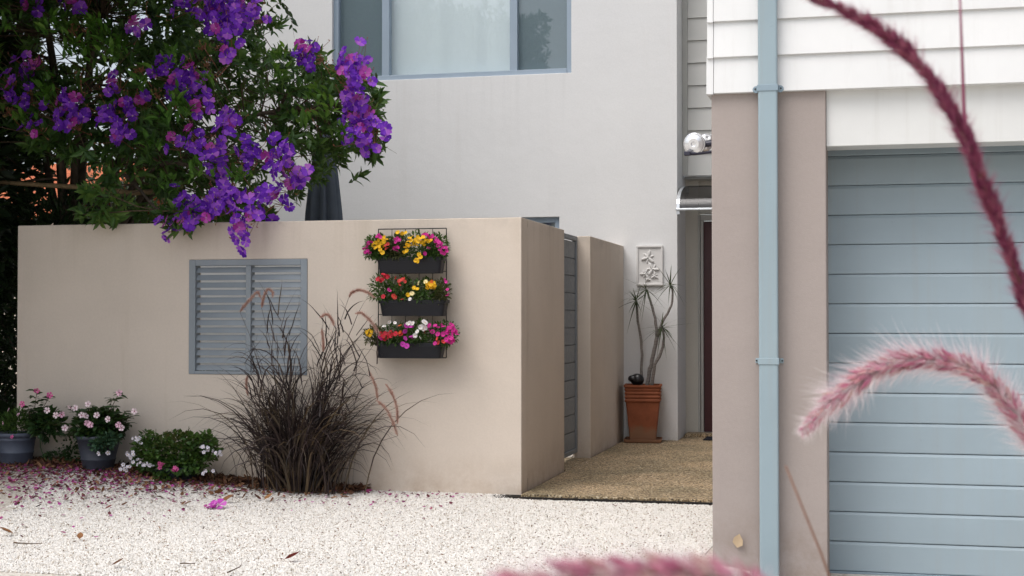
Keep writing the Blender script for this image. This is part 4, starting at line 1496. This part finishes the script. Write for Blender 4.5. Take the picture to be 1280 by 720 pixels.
for a, b_, lab in (((17, 679), (52, 680), 'thin twig lying on gravel near the far left edge'), ((227, 704), (245, 705), 'short straight twig on gravel between the tan leaf and another twig'), ((284, 717), (302, 707), 'grey twig lying aslant on gravel left of the dull red leaf')):
    A, B_ = at(*a, Z=.012), at(*b_, Z=.012)
    m = MB(); P_ = np.linspace(A, B_, 6) + rng.normal(0, .003, (6, 3)); P_[:, 2] = .012 + np.abs(rng.normal(0, .003, 6)); m.tube(P_, np.linspace(.004, .002, 6), 5)
    tag(m.build('twig', M['twig']), lab, 'twig', 'twigs on the gravel')

# ------------------------------------------------------------------ purple fountain grass at the wall
gb = at(372, 612, Z=.03)
gb[1] = 9.72
gb[0] = at(372, 600, Y=9.72)[0]
t = thing('fountain_grass', (gb[0], gb[1], float(gz(gb[0], gb[1]))), 'large clump of dark purple fountain grass in front of the shutter', 'grass')


def ribbon(mb, P_, wd_, nrm=None):
    k = len(P_)
    tan = np.gradient(P_, axis=0); tan /= np.linalg.norm(tan, axis=1)[:, None] + 1e-9
    side = np.cross(tan, [0, 0, 1] if nrm is None else nrm)
    side /= np.linalg.norm(side, axis=1)[:, None] + 1e-6
    a = rng.uniform(-1.2, 1.2)
    s2 = np.cross(side, tan)
    side = side * math.cos(a) + s2 * math.sin(a)
    v = np.vstack([P_ - side * wd_[:, None] / 2, P_ + side * wd_[:, None] / 2])
    mb.add(v, [(i, i + 1, k + i + 1, k + i) for i in range(k - 1)])


m = MB(); md_ = MB()
z0 = float(gz(gb[0], gb[1]))


def grass_blade(base, a, el, L, droop, wd_, mb, seg=9):
    """a long thin leaf that leaves at elevation el and arches over"""
    u = np.linspace(0, 1, seg)
    ang = el - droop * u ** 1.4
    st = L / (seg - 1)
    r_ = np.r_[0, np.cumsum(np.cos(ang[:-1]) * st)]
    z = base[2] + np.r_[0, np.cumsum(np.sin(ang[:-1]) * st)]
    P_ = np.stack([base[0] + r_ * math.cos(a), np.minimum(base[1] + r_ * math.sin(a) * .75, YW - .025), np.maximum(z, gz(base[0], base[1]) + .008)], 1)
    P_[:, :2] += np.cumsum(rng.normal(0, .003, (seg, 2)), axis=0)
    P_[:, 1] = np.minimum(P_[:, 1], YW - .02)
    ribbon(mb, P_, 1.4 * wd_ * np.minimum(1, (1 - u) * 1.5 + .03))
    return P_


for i in range(430):                      # leaves from the base
    a = rng.uniform(0, 6.28)
    r0 = abs(rng.normal(0, .13))
    base = np.array([gb[0] + r0 * math.cos(a) * 1.35, gb[1] + r0 * math.sin(a) * .7, z0])
    el = np.clip(rng.normal(1.36, .15), .8, 1.57)
    grass_blade(base, a + rng.normal(0, .6), el, rng.uniform(.5, 1.15), rng.uniform(.9, 3.0), rng.uniform(.006, .011), md_ if i % 10 == 0 else m)
for i in range(85):                      # culms, their leaves branching off along them
    a = rng.uniform(0, 6.28)
    r0 = abs(rng.normal(0, .11))
    base = np.array([gb[0] + r0 * math.cos(a) * 1.3, gb[1] + r0 * math.sin(a) * .7, z0])
    a2 = a + rng.normal(0, .5)
    L = rng.uniform(.40, .92)
    P_ = grass_blade(base, a2, 1.57 - abs(rng.normal(.16, .15)), L, rng.uniform(.0, .35), .0055, m)
    for k in range(3, 9):
        if rng.uniform() < .75:
            grass_blade(P_[k], a2 + rng.normal(0, 1.0), np.clip(rng.normal(1.2, .2), .6, 1.5), rng.uniform(.28, .58), rng.uniform(.6, 2.9), rng.uniform(.005, .009), m)
for px, py in ((345, 372), (338, 385), (349, 380), (330, 400), (360, 400), (436, 378), (441, 372), (446, 385), (428, 398), (405, 400), (415, 392), (452, 400), (312, 420), (465, 410), (480, 440), (300, 440)):
    tip = at(px, py, Y=9.68 + rng.uniform(-.1, .15))
    bs = np.array([gb[0] + (tip[0] - gb[0]) * .3, gb[1], z0])
    P_ = spline([bs, bs * .5 + tip * .5 + np.array([(gb[0] - tip[0]) * .08, 0, .03]), tip], 12)
    ribbon(m, P_, np.linspace(.006, .001, 12))
    for k in range(4, 11):
        grass_blade(P_[k], rng.uniform(0, 6.28), rng.uniform(.9, 1.45), rng.uniform(.18, .42), rng.uniform(.1, 1.4), .0072, m)
m.build('blades', M['blade'], t)
m = md_
for i in range(90):
    a = rng.uniform(0, 6.28); r0 = abs(rng.normal(0, .13))
    u = np.linspace(0, 1, 6); L = rng.uniform(.2, .5)
    x = gb[0] + r0 * math.cos(a) * 1.3 + math.cos(a) * u * L * .5
    y = np.minimum(gb[1] + (r0 + u * L * .4) * math.sin(a), YW - .02)
    z = z0 + L * u * .9 - .35 * L * u ** 2.5
    ribbon(m, np.stack([x, y, np.maximum(z, z0 + .005)], 1), .007 * np.minimum(1, (1 - u) * 2 + .1))
m.build('dry_blades', M['blade_dry'], t)


def plume_mesh(path, r_b, nb, mats, wb, nsp, sp_len, rach=.0012, fwd=.75, names=None, pale=0.0, shape=None, split=None):
    """bristly flower spike round a path that ends at the tip"""
    path = spline(path, 40)
    k = len(path)
    tan = np.gradient(path, axis=0); tan /= np.linalg.norm(tan, axis=1)[:, None]
    m_ = MB()
    def samp(u):
        q = u * (k - 1); i = np.minimum(q.astype(int), k - 2); f_ = (q - i)[:, None]
        return path[i] * (1 - f_) + path[i + 1] * f_, tan[i]
    m_.tube(path, np.linspace(rach, rach * .5, k), 6, 0)
    def perp(tn, a):
        ref = np.tile([.2, -.5, .8], (len(tn), 1))
        u_ = np.cross(tn, ref); u_ /= np.linalg.norm(u_, axis=1)[:, None]
        v_ = np.cross(tn, u_)
        return u_ * np.cos(a)[:, None] + v_ * np.sin(a)[:, None]
    ph = rng.uniform(0, 6.28, 3)
    prof = lambda u: np.minimum(1, np.minimum((u + .02) / .10, (1.02 - u) / .22)) ** .6 * (1 + .10 * np.sin(31 * u + ph[0]) + .10 * np.sin(53 * u + ph[1]) + .06 * np.sin(97 * u + ph[2]))
    # spikelets
    u = rng.uniform(0, 1, nsp); c, tn = samp(u); a = rng.uniform(0, 6.28, nsp)
    pd = perp(tn, a)
    d = tn * fwd + pd * .55
    tv = np.array([(0, 0, 0), (.16, .4, 0), (-.08, .4, .14), (-.08, .4, -.14), (0, 1, 0)])
    tf = [(0, 1, 2), (0, 2, 3), (0, 3, 1), (4, 2, 1), (4, 3, 2), (4, 1, 3)]
    B = basis(d, rng.uniform(0, 6, nsp)) * (sp_len * prof(u) * rng.uniform(.7, 1.2, nsp))[:, None, None]
    m_.scatter(tv, tf, B, c + pd * r_b * .10, 1)
    # bristles: thin tapering blades
    u = rng.uniform(0, 1, nb); c, tn = samp(u); a = rng.uniform(0, 6.28, nb)
    pd = perp(tn, a)
    d = tn * fwd * rng.uniform(.5, 1.4, nb)[:, None] + pd * rng.uniform(.5, 1.0, nb)[:, None] + rng.normal(0, .12, (nb, 3))
    L = r_b * rng.uniform(.65, 1.35, nb) * prof(u)
    tv = np.array([(-.5, 0, 0), (.5, 0, 0), (.35, .55, .03), (-.35, .55, .03), (0, 1, .1)])
    tf = [(0, 1, 2, 3), (3, 2, 4)]
    B = basis(d, rng.uniform(0, 6, nb))
    S = np.zeros((nb, 3, 3)); S[:, 0, 0] = wb; S[:, 1, 1] = L; S[:, 2, 2] = L
    npale = int(nb * pale)
    BB = B @ S
    m_.scatter(tv, tf, BB[npale:], c[npale:], 2)
    if npale:
        BB[:npale, :, 1] *= 1.35
        m_.scatter(tv, tf, BB[:npale], c[:npale], 3)
    return m_


def G1(px, py, Y):
    return at(px, py, Y=Y)


for pts, r_ in (
        ([(326, 372), (322, 366), (313, 374), (305, 383), (300, 390)], .020),
        ([(341, 372), (340, 364), (335, 362), (331, 368), (327, 385)], .018),
        ([(418, 408), (414, 398), (408, 393), (403, 395), (400, 397)], .017),
        ([(468, 372), (458, 365), (447, 363), (438, 368), (436, 372)], .019),
        ([(475, 420), (468, 408), (458, 396), (450, 391), (444, 392)], .022),
        ([(472, 500), (470, 485), (465, 472), (461, 464)], .017),
        ([(497, 530), (496, 510), (490, 492), (482, 480)], .020),
        ([(497, 545), (490, 525), (480, 508), (470, 500)], .020),
        ([(404, 440), (404, 425), (402, 412)], .014), ([(310, 495), (308, 480), (309, 470)], .013)):
    Yq = 9.60 + rng.uniform(-.08, .1)
    P_ = np.array([G1(a, b_, Yq) for a, b_ in pts])
    # stem end is the end that lies nearer the clump; the spike hangs from it
    P_ = P_[::1]
    if np.linalg.norm(P_[0] - gb) > np.linalg.norm(P_[-1] - gb): P_ = P_[::-1]
    m = plume_mesh(P_, r_ * 1.25, 900, None, .0013, 160, .016)
    po = m.build('plume', [M['blade'], M['plume_tan'], M['plume_tan']], t)
    s0 = P_[0]
    m = MB()
    bs = np.array([gb[0] + (s0[0] - gb[0]) * .12, gb[1], z0])
    m.tube(spline([bs, bs * .45 + s0 * .55 + np.array([(gb[0] - s0[0]) * .12, 0, .05]), s0], 10), np.linspace(.0022, .0014, 10), 5)
    m.build('stem', M['blade'], t)

# ------------------------------------------------------------------ near plumes
ROOT = np.array([.80, .85, 0.0])


def near_plume(label, pts, depths, r_b, nb, nsp, sp, wb, mats, pale, stem_pts, name='grass_plume', fwd=.75):
    P_ = np.array([at(a, b_, D=d) for (a, b_), d in zip(pts, depths)])
    t = thing(name, (ROOT[0], ROOT[1], 0), label, 'grass plume', 'out of focus grass plumes in the foreground')
    m = plume_mesh(P_, r_b, nb, None, wb, nsp, sp, .0016, fwd, pale=pale)
    m.build('bristles', mats, t)
    m = MB()
    S = spline([ROOT + np.array([rng.normal(0, .04), rng.normal(0, .04), 0])] + stem_pts + [P_[0]], 24)
    m.tube(S, np.linspace(.003, .0017, 24), 8)
    m.build('stem', M['stem_green'], t, smooth=True)
    return t


near_plume('dark wine red grass plume arching across the top right corner', [(1310, 450), (1280, 368), (1245, 272), (1222, 210), (1200, 158), (1170, 108), (1130, 62), (1080, 26), (1030, 2), (990, -14)],
           [.84, .83, .82, .81, .81, .81, .81, .81, .81, .81], .0118, 3400, 800, .0082, .0004,
           [M['stem_green'], M['sp_wine'], M['br_wine'], M['br_wine']], 0, [np.array([.78, .92, .6]), at(1400, 760, D=.86), at(1350, 560, D=.85)], fwd=1.1)
near_plume('pale pink bristly grass plume arching in front of the blue grey roller door', [(1320, 600), (1296, 560), (1275, 526), (1250, 492), (1220, 466), (1180, 452), (1140, 450), (1100, 460), (1060, 486), (1030, 512), (1004, 541)],
           [1.32] * 11, .0245, 5600, 640, .0155, .00040,
           [M['stem_green'], M['sp_pink'], M['br_pink'], M['br_pale']], .66, [np.array([.85, 1.0, .45]), at(1385, 760, D=1.32)], fwd=.9)
near_plume('blurred pink grass plume lying across the bottom edge of the picture', [(985, 768), (950, 742), (900, 725), (840, 717), (780, 717), (720, 722), (660, 731), (590, 746)],
           [.42] * 8, .0120, 1100, 130, .0095, .00028,
           [M['stem_green'], M['sp_pink'], M['br_pink'], M['br_pale']], .5, [np.array([.6, .75, .5]), at(1080, 860, D=.42)], fwd=.9)
# lone blade crossing the wine red plume, and a bare stalk before the pillar
t = thing('wild_grass', (ROOT[0], ROOT[1], 0), 'thin wine coloured grass blade pointing straight up through the top right plume', 'grass blade')
P_ = spline([ROOT, np.array([.76, .95, .6])] + [at(a, b_, D=1.0) for a, b_ in ((1390, 700), (1345, 540), (1296, 400), (1242, 275), (1214, 215), (1206, 150), (1203, 80), (1199, -30))], 40)
m = MB(); u = np.linspace(0, 1, 40); m.tube(P_, np.interp(u, [0, .5, .78, .88, 1], [.002, .0022, .0035, .0022, .0006]), 6); m.build('blade', M['sp_wine'], t, smooth=True)
t = thing('grass_stalk', (.42, .9, 0), 'thin bare brown grass stalk slanting before the foot of the pillar', 'grass stalk')
m = MB(); P_ = spline([np.array([.42, .9, 0]), at(1075, 830, D=1.0), at(1030, 700, D=1.0), at(1003, 640, D=1.0), at(982, 582, D=1.0)], 20); m.tube(P_, np.linspace(.0022, .0008, 20), 6); m.build('stalk', M['stem_green'], t, smooth=True)

# ------------------------------------------------------------------ flowering tree
YT = 11.0
TX = at(95, 300, Y=11.3)[0]
TB = np.array([TX, 11.35, 0.0])
T = thing('flowering_tree', TB, 'large purple flowering tree with dark leaves spilling over the beige wall', 'tree')


def in_poly(x, y, poly):
    inside = np.zeros(len(x), bool)
    j = len(poly) - 1
    for i in range(len(poly)):
        xi, yi = poly[i]; xj, yj = poly[j]
        c = ((yi > y) != (yj > y)) & (x < (xj - xi) * (y - yi) / (yj - yi + 1e-9) + xi)
        inside ^= c
        j = i
    return inside


crown_px = [(-420, -520), (-60, -560), (170, -330), (270, -150), (296, -60), (300, 0), (306, 35), (322, 70), (378, 72), (400, 58), (430, 62), (452, 84), (462, 120), (470, 165), (462, 186), (442, 196), (432, 212), (402, 220), (384, 212), (376, 236), (352, 262), (330, 268), (322, 288), (300, 300), (282, 288), (268, 262), (240, 262), (232, 284), (206, 292), (186, 262), (176, 222), (120, 204), (60, 196), (-40, 200), (-420, 180)]
crown = [(q[0], q[2]) for q in (at(a, b_, Y=YT) for a, b_ in crown_px)]
gaps = [(q[0], q[2], r) for q, r in ((at(a, b_, Y=YT), r) for a, b_, r in
        ((45, 55, .16), (22, 40, .10), (185, 12, .13), (125, 92, .09), (145, 97, .08), (55, 62, .1), (298, 108, .14), (310, 150, .12), (352, 88, .07), (345, 128, .12), (368, 198, .13), (300, 60, .08), (110, 10, .06), (330, 170, .09), (318, 90, .09), (375, 100, .07), (385, 262, .15)))]
NR = 3900
cx = rng.uniform(-9.2, -3.5, NR * 4); cz = rng.uniform(1.8, 6.6, NR * 4)
ok = in_poly(cx, cz, crown)
cx, cz = cx[ok], cz[ok]
keep = np.ones(len(cx), bool)
for gx_, gz_, r in gaps:
    keep &= np.hypot(cx - gx_, cz - gz_) > r
nn = np.array([mnoise.noise(Vector((a * 1.9, 3.1, b_ * 1.9))) for a, b_ in zip(cx, cz)])
keep &= (nn > -.28) | (rng.uniform(0, 1, len(cx)) < .25)
cx, cz = cx[keep][:NR], cz[keep][:NR]
# depth of the crown: thick in the middle, thin at its right-hand edge
thick = np.interp(cx, [-9.2, -5.6, -4.8, -4.3, -3.9], [1.5, 1.3, .9, .55, .3])
cy = YT + .15 + rng.uniform(-1, 1, len(cx)) * thick - .35 * (cz < 2.3)
low = cz < 2.05
cy[low] = rng.uniform(9.72, 9.92, low.sum())
ctr = np.stack([cx, cy, cz], 1)
# unseen boughs added over the driveway to shade the left of the wall
NF = 15000
fx, fy, fz = rng.uniform(-10.2, -4.4, NF), rng.uniform(6.9, 10.9, NF), rng.uniform(2.9, 5.6, NF)
lim = 1.26 + .235 * fy + .25
okf = (fz > lim) & (((fx + 7.3) / 2.9) ** 2 + ((fy - 9.0) / 2.0) ** 2 < 1)
ctr = np.vstack([ctr, np.stack([fx, fy, fz], 1)[okf]])
cc = np.array([-6.0, 11.1, 3.2])
outd = ctr - cc
outd /= np.linalg.norm(outd, axis=1)[:, None]
shoot = outd * .7 + np.array([0, -.25, .35]) + rng.normal(0, .55, ctr.shape)
shoot /= np.linalg.norm(shoot, axis=1)[:, None]
lm = MB()
LT = leaf_tpl(.34, .28, .05)
for whorl, nl, ln, ang in ((0, 4, .095, .35), (-.035, 4, .115, .75), (-.08, 4, .11, 1.1)):
    k = len(ctr)
    for j in range(nl):
        a = j * 2 * math.pi / nl + whorl * 30 + rng.uniform(-.5, .5, k)
        u_ = np.cross(shoot, [.3, .2, .9]); u_ /= np.linalg.norm(u_, axis=1)[:, None]
        v_ = np.cross(shoot, u_)
        rad = u_ * np.cos(a)[:, None] + v_ * np.sin(a)[:, None]
        d = shoot * math.cos(ang) + rad * math.sin(ang) + rng.normal(0, .15, (k, 3))
        B = basis(d, rng.normal(0, .25, k), shoot) * (ln * rng.uniform(.7, 1.15, k))[:, None, None]
        lm.scatter(*LT, B, ctr + shoot * whorl + rng.normal(0, .008, (k, 3)))
lm.build('leaves', M['leaf'], T)
ctr, shoot = ctr[:2300], shoot[:2300]

yl = MB()
YL = [(70, 30), (62, 36), (130, 42), (150, 58), (118, 30), (140, 70), (108, 62), (128, 55), (215, 72), (60, 122), (92, 64), (220, 132), (380, 152), (350, 96), (395, 120), (410, 140), (30, 150), (205, 150), (262, 100), (250, 215), (300, 222), (215, 232), (350, 70), (425, 170), (12, 30), (180, 100), (190, 180), (235, 140), (228, 128), (60, 110)]
for px, py in YL:
    c = at(px, py, Y=np.interp(px, [0, 250, 330, 400, 470], [9.75, 9.75, 9.9, 10.3, 10.5]))
    n = 22
    d = np.array([rng.normal(0, .2), -.45, .75]) + rng.normal(0, .45, (n, 3))
    B = basis(d, rng.normal(0, .4, n)) * rng.uniform(.06, .115, n)[:, None, None]
    yl.scatter(*LT, B, c + rng.normal(0, .035, (n, 3)))
    yl.tube([c, c + np.array([0, .25, -.15])], .003, 4, cap=False)
yl.build('young_leaves', M['leaf_young'], T)

# trunk, limbs, twigs
bm_ = MB()
trunk = spline([TB, TB + np.array([.08, -.05, .7]), TB + np.array([-.02, -.1, 1.4])], 10)
bm_.tube(trunk, np.linspace(.13, .095, 10), 10)
top = trunk[-1]
limbs = []
for tgt, mid, r0 in (
        (at(440, 130, Y=10.8), at(300, 160, Y=10.9), .045), (at(300, 240, Y=10.0), at(200, 215, Y=10.5), .04), (at(350, 205, Y=10.5), at(250, 190, Y=10.6), .04),
        (at(300, 10, Y=11.2), at(190, 110, Y=11.2), .05), (at(120, 20, Y=10.6), at(100, 150, Y=10.9), .05), (at(30, 60, Y=11.6), at(50, 170, Y=11.4), .05),
        (at(-150, 100, Y=11.2), at(-20, 190, Y=11.3), .05), (at(200, -250, Y=11.4), at(130, -30, Y=11.4), .055), (at(-50, -250, Y=10.8), at(40, -30, Y=11.1), .055),
        (at(215, 270, Y=9.9), at(150, 225, Y=10.6), .03), (at(0, 235, Y=10.7), at(60, 232, Y=10.8), .022), (at(85, 130, Y=10.0), at(80, 190, Y=10.6), .035)):
    L = spline([top - np.array([0, 0, .05]), mid + rng.normal(0, .05, 3), tgt], 22)
    L += np.cumsum(rng.normal(0, .012, L.shape), axis=0) * np.linspace(0, 1, 22)[:, None] * .6
    bm_.tube(L, np.linspace(r0, .008, 22), 8)
    limbs.append(L)
bm_.build('trunk', M['bark'], T, smooth=True)
allp = np.vstack([l[4:] for l in limbs])
br = MB()
Pb = spline([at(-60, 226, Y=10.45), at(20, 229, Y=10.45), at(110, 233, Y=10.5), at(185, 238, Y=10.7), at(230, 232, Y=11.0)], 26)
Pb += np.cumsum(rng.normal(0, .004, Pb.shape), axis=0)
br.tube(Pb, np.linspace(.016, .024, 26), 8)
br.build('branch', M['branch_pale'], T, smooth=True)
tw = MB()
for c, s_ in zip(ctr, shoot):
    i = np.argmin(np.linalg.norm(allp - (c - s_ * .3), axis=1))
    a = allp[i]
    if np.linalg.norm(a - c) > 1.6: a = c + (a - c) / np.linalg.norm(a - c) * .7
    mid = (a + c) / 2 - s_ * .06 + rng.normal(0, .04, 3)
    tw.tube([a, mid, c], [.0055, .004, .002], 4, cap=False)
tw.build('twigs', M['twig'], T)

def ruffled(seed):
    """a five petalled bloom with broad, creased, unequal petals"""
    r_ = np.random.default_rng(seed)
    v, f = [], []
    for k in range(5):
        a = 2 * math.pi * (k + r_.uniform(-.12, .12)) / 5
        ca, sa = math.cos(a), math.sin(a)
        ln, wd = r_.uniform(.82, 1.08), r_.uniform(.86, 1.12)
        cup = r_.uniform(-.05, .38)
        prof_ = [(.05, 0), (.34, .26), (.68, .48), (.92, .36), (1.0, .0)]
        cols = []
        o = len(v)
        for u, hw in prof_:
            for side in (-1, -.4, .4, 1):
                h = cup * u ** 1.6 + (.07 * abs(side) ** 2 - .03) * (u > .2) + (r_.normal(0, .045) if u > .5 else 0)
                rad = u * ln * (1 - (.09 if abs(side) < .5 and u > .95 else 0))
                t_ = side * (hw if hw else .02) * wd * ln if u < .99 else side * .20 * wd * ln
                v.append((rad * ca - t_ * sa, h + .015 * (k % 3), rad * sa + t_ * ca))
        for r2 in range(4):
            for c2 in range(3):
                b0 = o + r2 * 4 + c2
                f.append((b0, b0 + 1, b0 + 5, b0 + 4))
    return np.array(v), f


TIB = [ruffled(k) for k in range(8)]
# flower clusters: (x, y) in the photograph, number of flowers
FC = [(45, 2, 3), (88, 3, 3), (232, 4, 5), (250, 9, 6), (268, 15, 7), (285, 22, 7), (278, 37, 5), (265, 2, 5), (288, 5, 5), (314, 8, 5), (320, 20, 4), (172, 30, 3), (98, 6, 2), (9, 105, 6), (30, 82, 3), (34, 92, 3),
      (30, 120, 4), (42, 75, 2), (42, 160, 4), (93, 117, 3), (76, 130, 4), (86, 145, 5), (103, 136, 3), (90, 156, 4), (140, 107, 4), (152, 132, 6), (134, 147, 4), (156, 160, 4), (172, 130, 3), (145, 170, 2),
      (203, 82, 5), (215, 96, 4), (236, 84, 3), (247, 92, 3), (235, 106, 5), (216, 112, 3), (250, 128, 6), (290, 146, 5), (285, 58, 2), (282, 68, 2), (245, 174, 5), (274, 172, 4), (216, 181, 2), (262, 190, 3), (310, 186, 5), (312, 200, 4),
      (340, 188, 7), (352, 200, 6), (362, 218, 6), (368, 228, 5), (346, 250, 6), (326, 243, 6), (276, 212, 6), (266, 240, 5), (278, 258, 5), (285, 246, 5), (302, 290, 6), (296, 278, 4), (234, 254, 5), (230, 268, 5), (212, 284, 5), (240, 272, 4), (262, 268, 3), (316, 266, 4),
      (384, 62, 6), (374, 68, 3), (440, 70, 4), (447, 82, 5), (443, 94, 5), (446, 128, 4), (437, 138, 4), (450, 146, 5), (460, 160, 6), (463, 174, 6), (442, 172, 5), (436, 108, 4), (432, 88, 4)]
FC += [(-60, 60, 5), (-90, 140, 5), (-140, 30, 5)]
for px, py, k in FC:
    edge = np.interp(px, [0, 250, 330, 400, 470], [9.85, 9.85, 9.95, 10.35, 10.55])
    Yc = edge + rng.uniform(-.08, .10)
    if py > 255: Yc = 9.80 + rng.uniform(-.05, .03)
    c = at(px, py, Y=Yc)
    m = MB()
    d0 = np.array([rng.normal(0, .3), -1, .25])
    n = max(2, int(round(k * .95)) + 1)
    cand = c + rng.normal(0, 1, (n * 12, 3)) * np.array([.050, .024, .048]) * (.50 + .075 * k)
    pos = []
    for q in cand:
        if len(pos) < n and all(np.hypot(q[0] - p_[0], q[2] - p_[2]) > .052 for p_ in pos): pos.append(q)
    pos = np.array(pos); n = len(pos)
    dd = faces_dir(n, d0, .45) + (pos - c) * np.array([5.0, 0, 5.0])
    B = basis(dd, rng.uniform(0, 6.28, n)) * rng.uniform(.040, .058, n)[:, None, None]
    nm = 1 if rng.uniform() < .7 else 0
    for q in range(n):
        m.scatter(*TIB[rng.integers(len(TIB))], B[q:q + 1], pos[q:q + 1], 1 if q < nm else 0)
    m.scatter(*disc_tpl(.13, .12), B, pos, 2)
    # buds and stalks
    nbud = 7
    bp = c + rng.normal(0, 1, (nbud, 3)) * np.array([.07, .03, .06])
    bt = np.array([(0, 0, 0), (.22, .45, 0), (-.11, .45, .2), (-.11, .45, -.2), (0, 1, 0)])
    bf = [(0, 1, 2), (0, 2, 3), (0, 3, 1), (4, 2, 1), (4, 3, 2), (4, 1, 3)]
    m.scatter(bt, bf, basis(faces_dir(nbud, (0, -.4, .8), .5)) * rng.uniform(.018, .03, nbud)[:, None, None], bp, 3)
    for q in list(pos) + list(bp):
        m.tube([q, c + np.array([0, .12, -.03])], .002, 3, 3, cap=False)
    m.build('flower_cluster', [M['purple'], M['magenta_old'], M['stamen'], M['bud']], T)
# loose bud heads
for px, py in ((90, 38), (108, 38), (50, 78), (175, 88), (100, 95), (258, 82), (195, 118), (218, 132), (235, 130), (10, 140), (255, 60), (300, 215), (292, 235), (402, 75), (385, 140)):
    c = at(px, py, Y=9.95 if px < 330 else 10.4)
    m = MB(); n = 16
    bq = c + np.clip(rng.normal(0, .022, (n, 3)), -.045, .045)
    m.scatter(bt, bf, basis(faces_dir(n, (0, -.4, .8), .5)) * rng.uniform(.02, .034, n)[:, None, None], bq)
    for q in bq: m.tube([q, c], .0018, 3, cap=False)
    m.tube([c, c + np.array([.02, .15, -.1])], .003, 4)
    m.build('bud_head', M['bud'], T)

# wisps of vine
for pts, lab in (([(322, 45), (340, 10), (352, 3), (362, 20), (368, 48)], 'wispy vine with small leaves hanging before the house wall left of the upstairs window'),
                 ([(446, 100), (452, 115), (458, 135), (466, 160), (478, 180), (496, 192)], 'thin trailing vine shoot below the left corner of the upstairs window')):
    P_ = spline([at(a, b_, Y=10.7) for a, b_ in pts], 24)
    t = thing('vine', P_[0], lab, 'vine')
    m = MB(); m.tube(P_, np.linspace(.003, .001, 24), 4); m.build('shoot', M['twig'], t)
    m = MB()
    k = np.arange(1, 21 if pts[0][0] < 400 else 18)
    d = np.stack([rng.normal(0, .7, len(k)), rng.normal(0, .4, len(k)), -np.ones(len(k))], 1)
    m.scatter(*leaf_tpl(.42, .1, .03), basis(d, rng.uniform(-1, 1, len(k)), (0, -1, 0)) * rng.uniform(.05, .085, len(k))[:, None, None] * (1 if pts[0][0] < 400 else .8), P_[k])
    m.build('leaves', M['leaf_vine'], t)

# ------------------------------------------------------------------ shrubs and house to the left
def shrub(label, c, rad, n, size, mat, tpl, name='shrub'):
    t = thing(name, (c[0], c[1], 0), label, 'shrub', 'dark shrubs around the beige wall')
    m = MB(); foliage(m, c, rad, n, size, tpl, .3, shell=.3); m.build('foliage', mat, t)
    m = MB()
    for i in range(9):
        e = np.array(c) + unit(1)[0] * np.array(rad) * .8
        m.tube(spline([(c[0] + rng.normal(0, .08), c[1] + rng.normal(0, .08), -.05), (c[0] * .6 + e[0] * .4, c[1] * .6 + e[1] * .4, e[2] * .5), e], 7), np.linspace(.025, .006, 7), 5)
    m.build('trunk', M['bark'], t)


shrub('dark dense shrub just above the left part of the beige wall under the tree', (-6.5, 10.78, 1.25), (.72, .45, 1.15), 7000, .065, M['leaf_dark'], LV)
shrub('big dark shrub rising past the left end of the beige wall, enlarged out of view to shade it', (-8.45, 9.9, 2.3), (1.75, 2.6, 2.7), 32000, .15, M['leaf_dark'], LV)  # crown enlarged beyond the view to keep light off the wall
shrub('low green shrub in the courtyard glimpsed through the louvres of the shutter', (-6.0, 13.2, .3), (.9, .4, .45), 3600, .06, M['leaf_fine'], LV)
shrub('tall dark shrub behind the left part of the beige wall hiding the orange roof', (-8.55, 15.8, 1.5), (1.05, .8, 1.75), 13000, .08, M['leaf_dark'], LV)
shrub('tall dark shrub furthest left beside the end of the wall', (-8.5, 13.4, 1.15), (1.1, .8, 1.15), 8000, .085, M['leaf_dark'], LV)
t = thing('broad_leaf_plant', (-6.75, 10.5, .1), 'broad leaved dark plant in shade beyond the left end of the wall', 'plant')
m = MB()
for k in range(9):
    a = rng.uniform(0, 6.28)
    P_ = spline([(-6.75, 10.5, .1), (-6.75 + .2 * math.cos(a), 10.5 + .2 * math.sin(a), .55), (-6.75 + .5 * math.cos(a), 10.5 + .4 * math.sin(a), .75 + rng.uniform(-.2, .15))], 9)
    ribbon(m, P_, .10 * np.sin(np.linspace(.35, math.pi - .05, 9)))
m.build('foliage', M['leaf_dark'], t)

t = thing('neighbour_house', (-13, 24, 0), 'neighbouring house with orange tiled roof behind the trees', 'house')
m = MB(); m.box(-26, -13.8, 22.2, 30, 0, 3.0); m.build('wall', M['wall_beige'], t)
m = MB(); m.prism([(21.6, 2.95), (26, 4.35), (30.5, 2.95), (30.5, 2.85), (26, 4.2), (21.6, 2.85)], 0, -26.5, -13.35); m.build('roof', M['tile'], t)
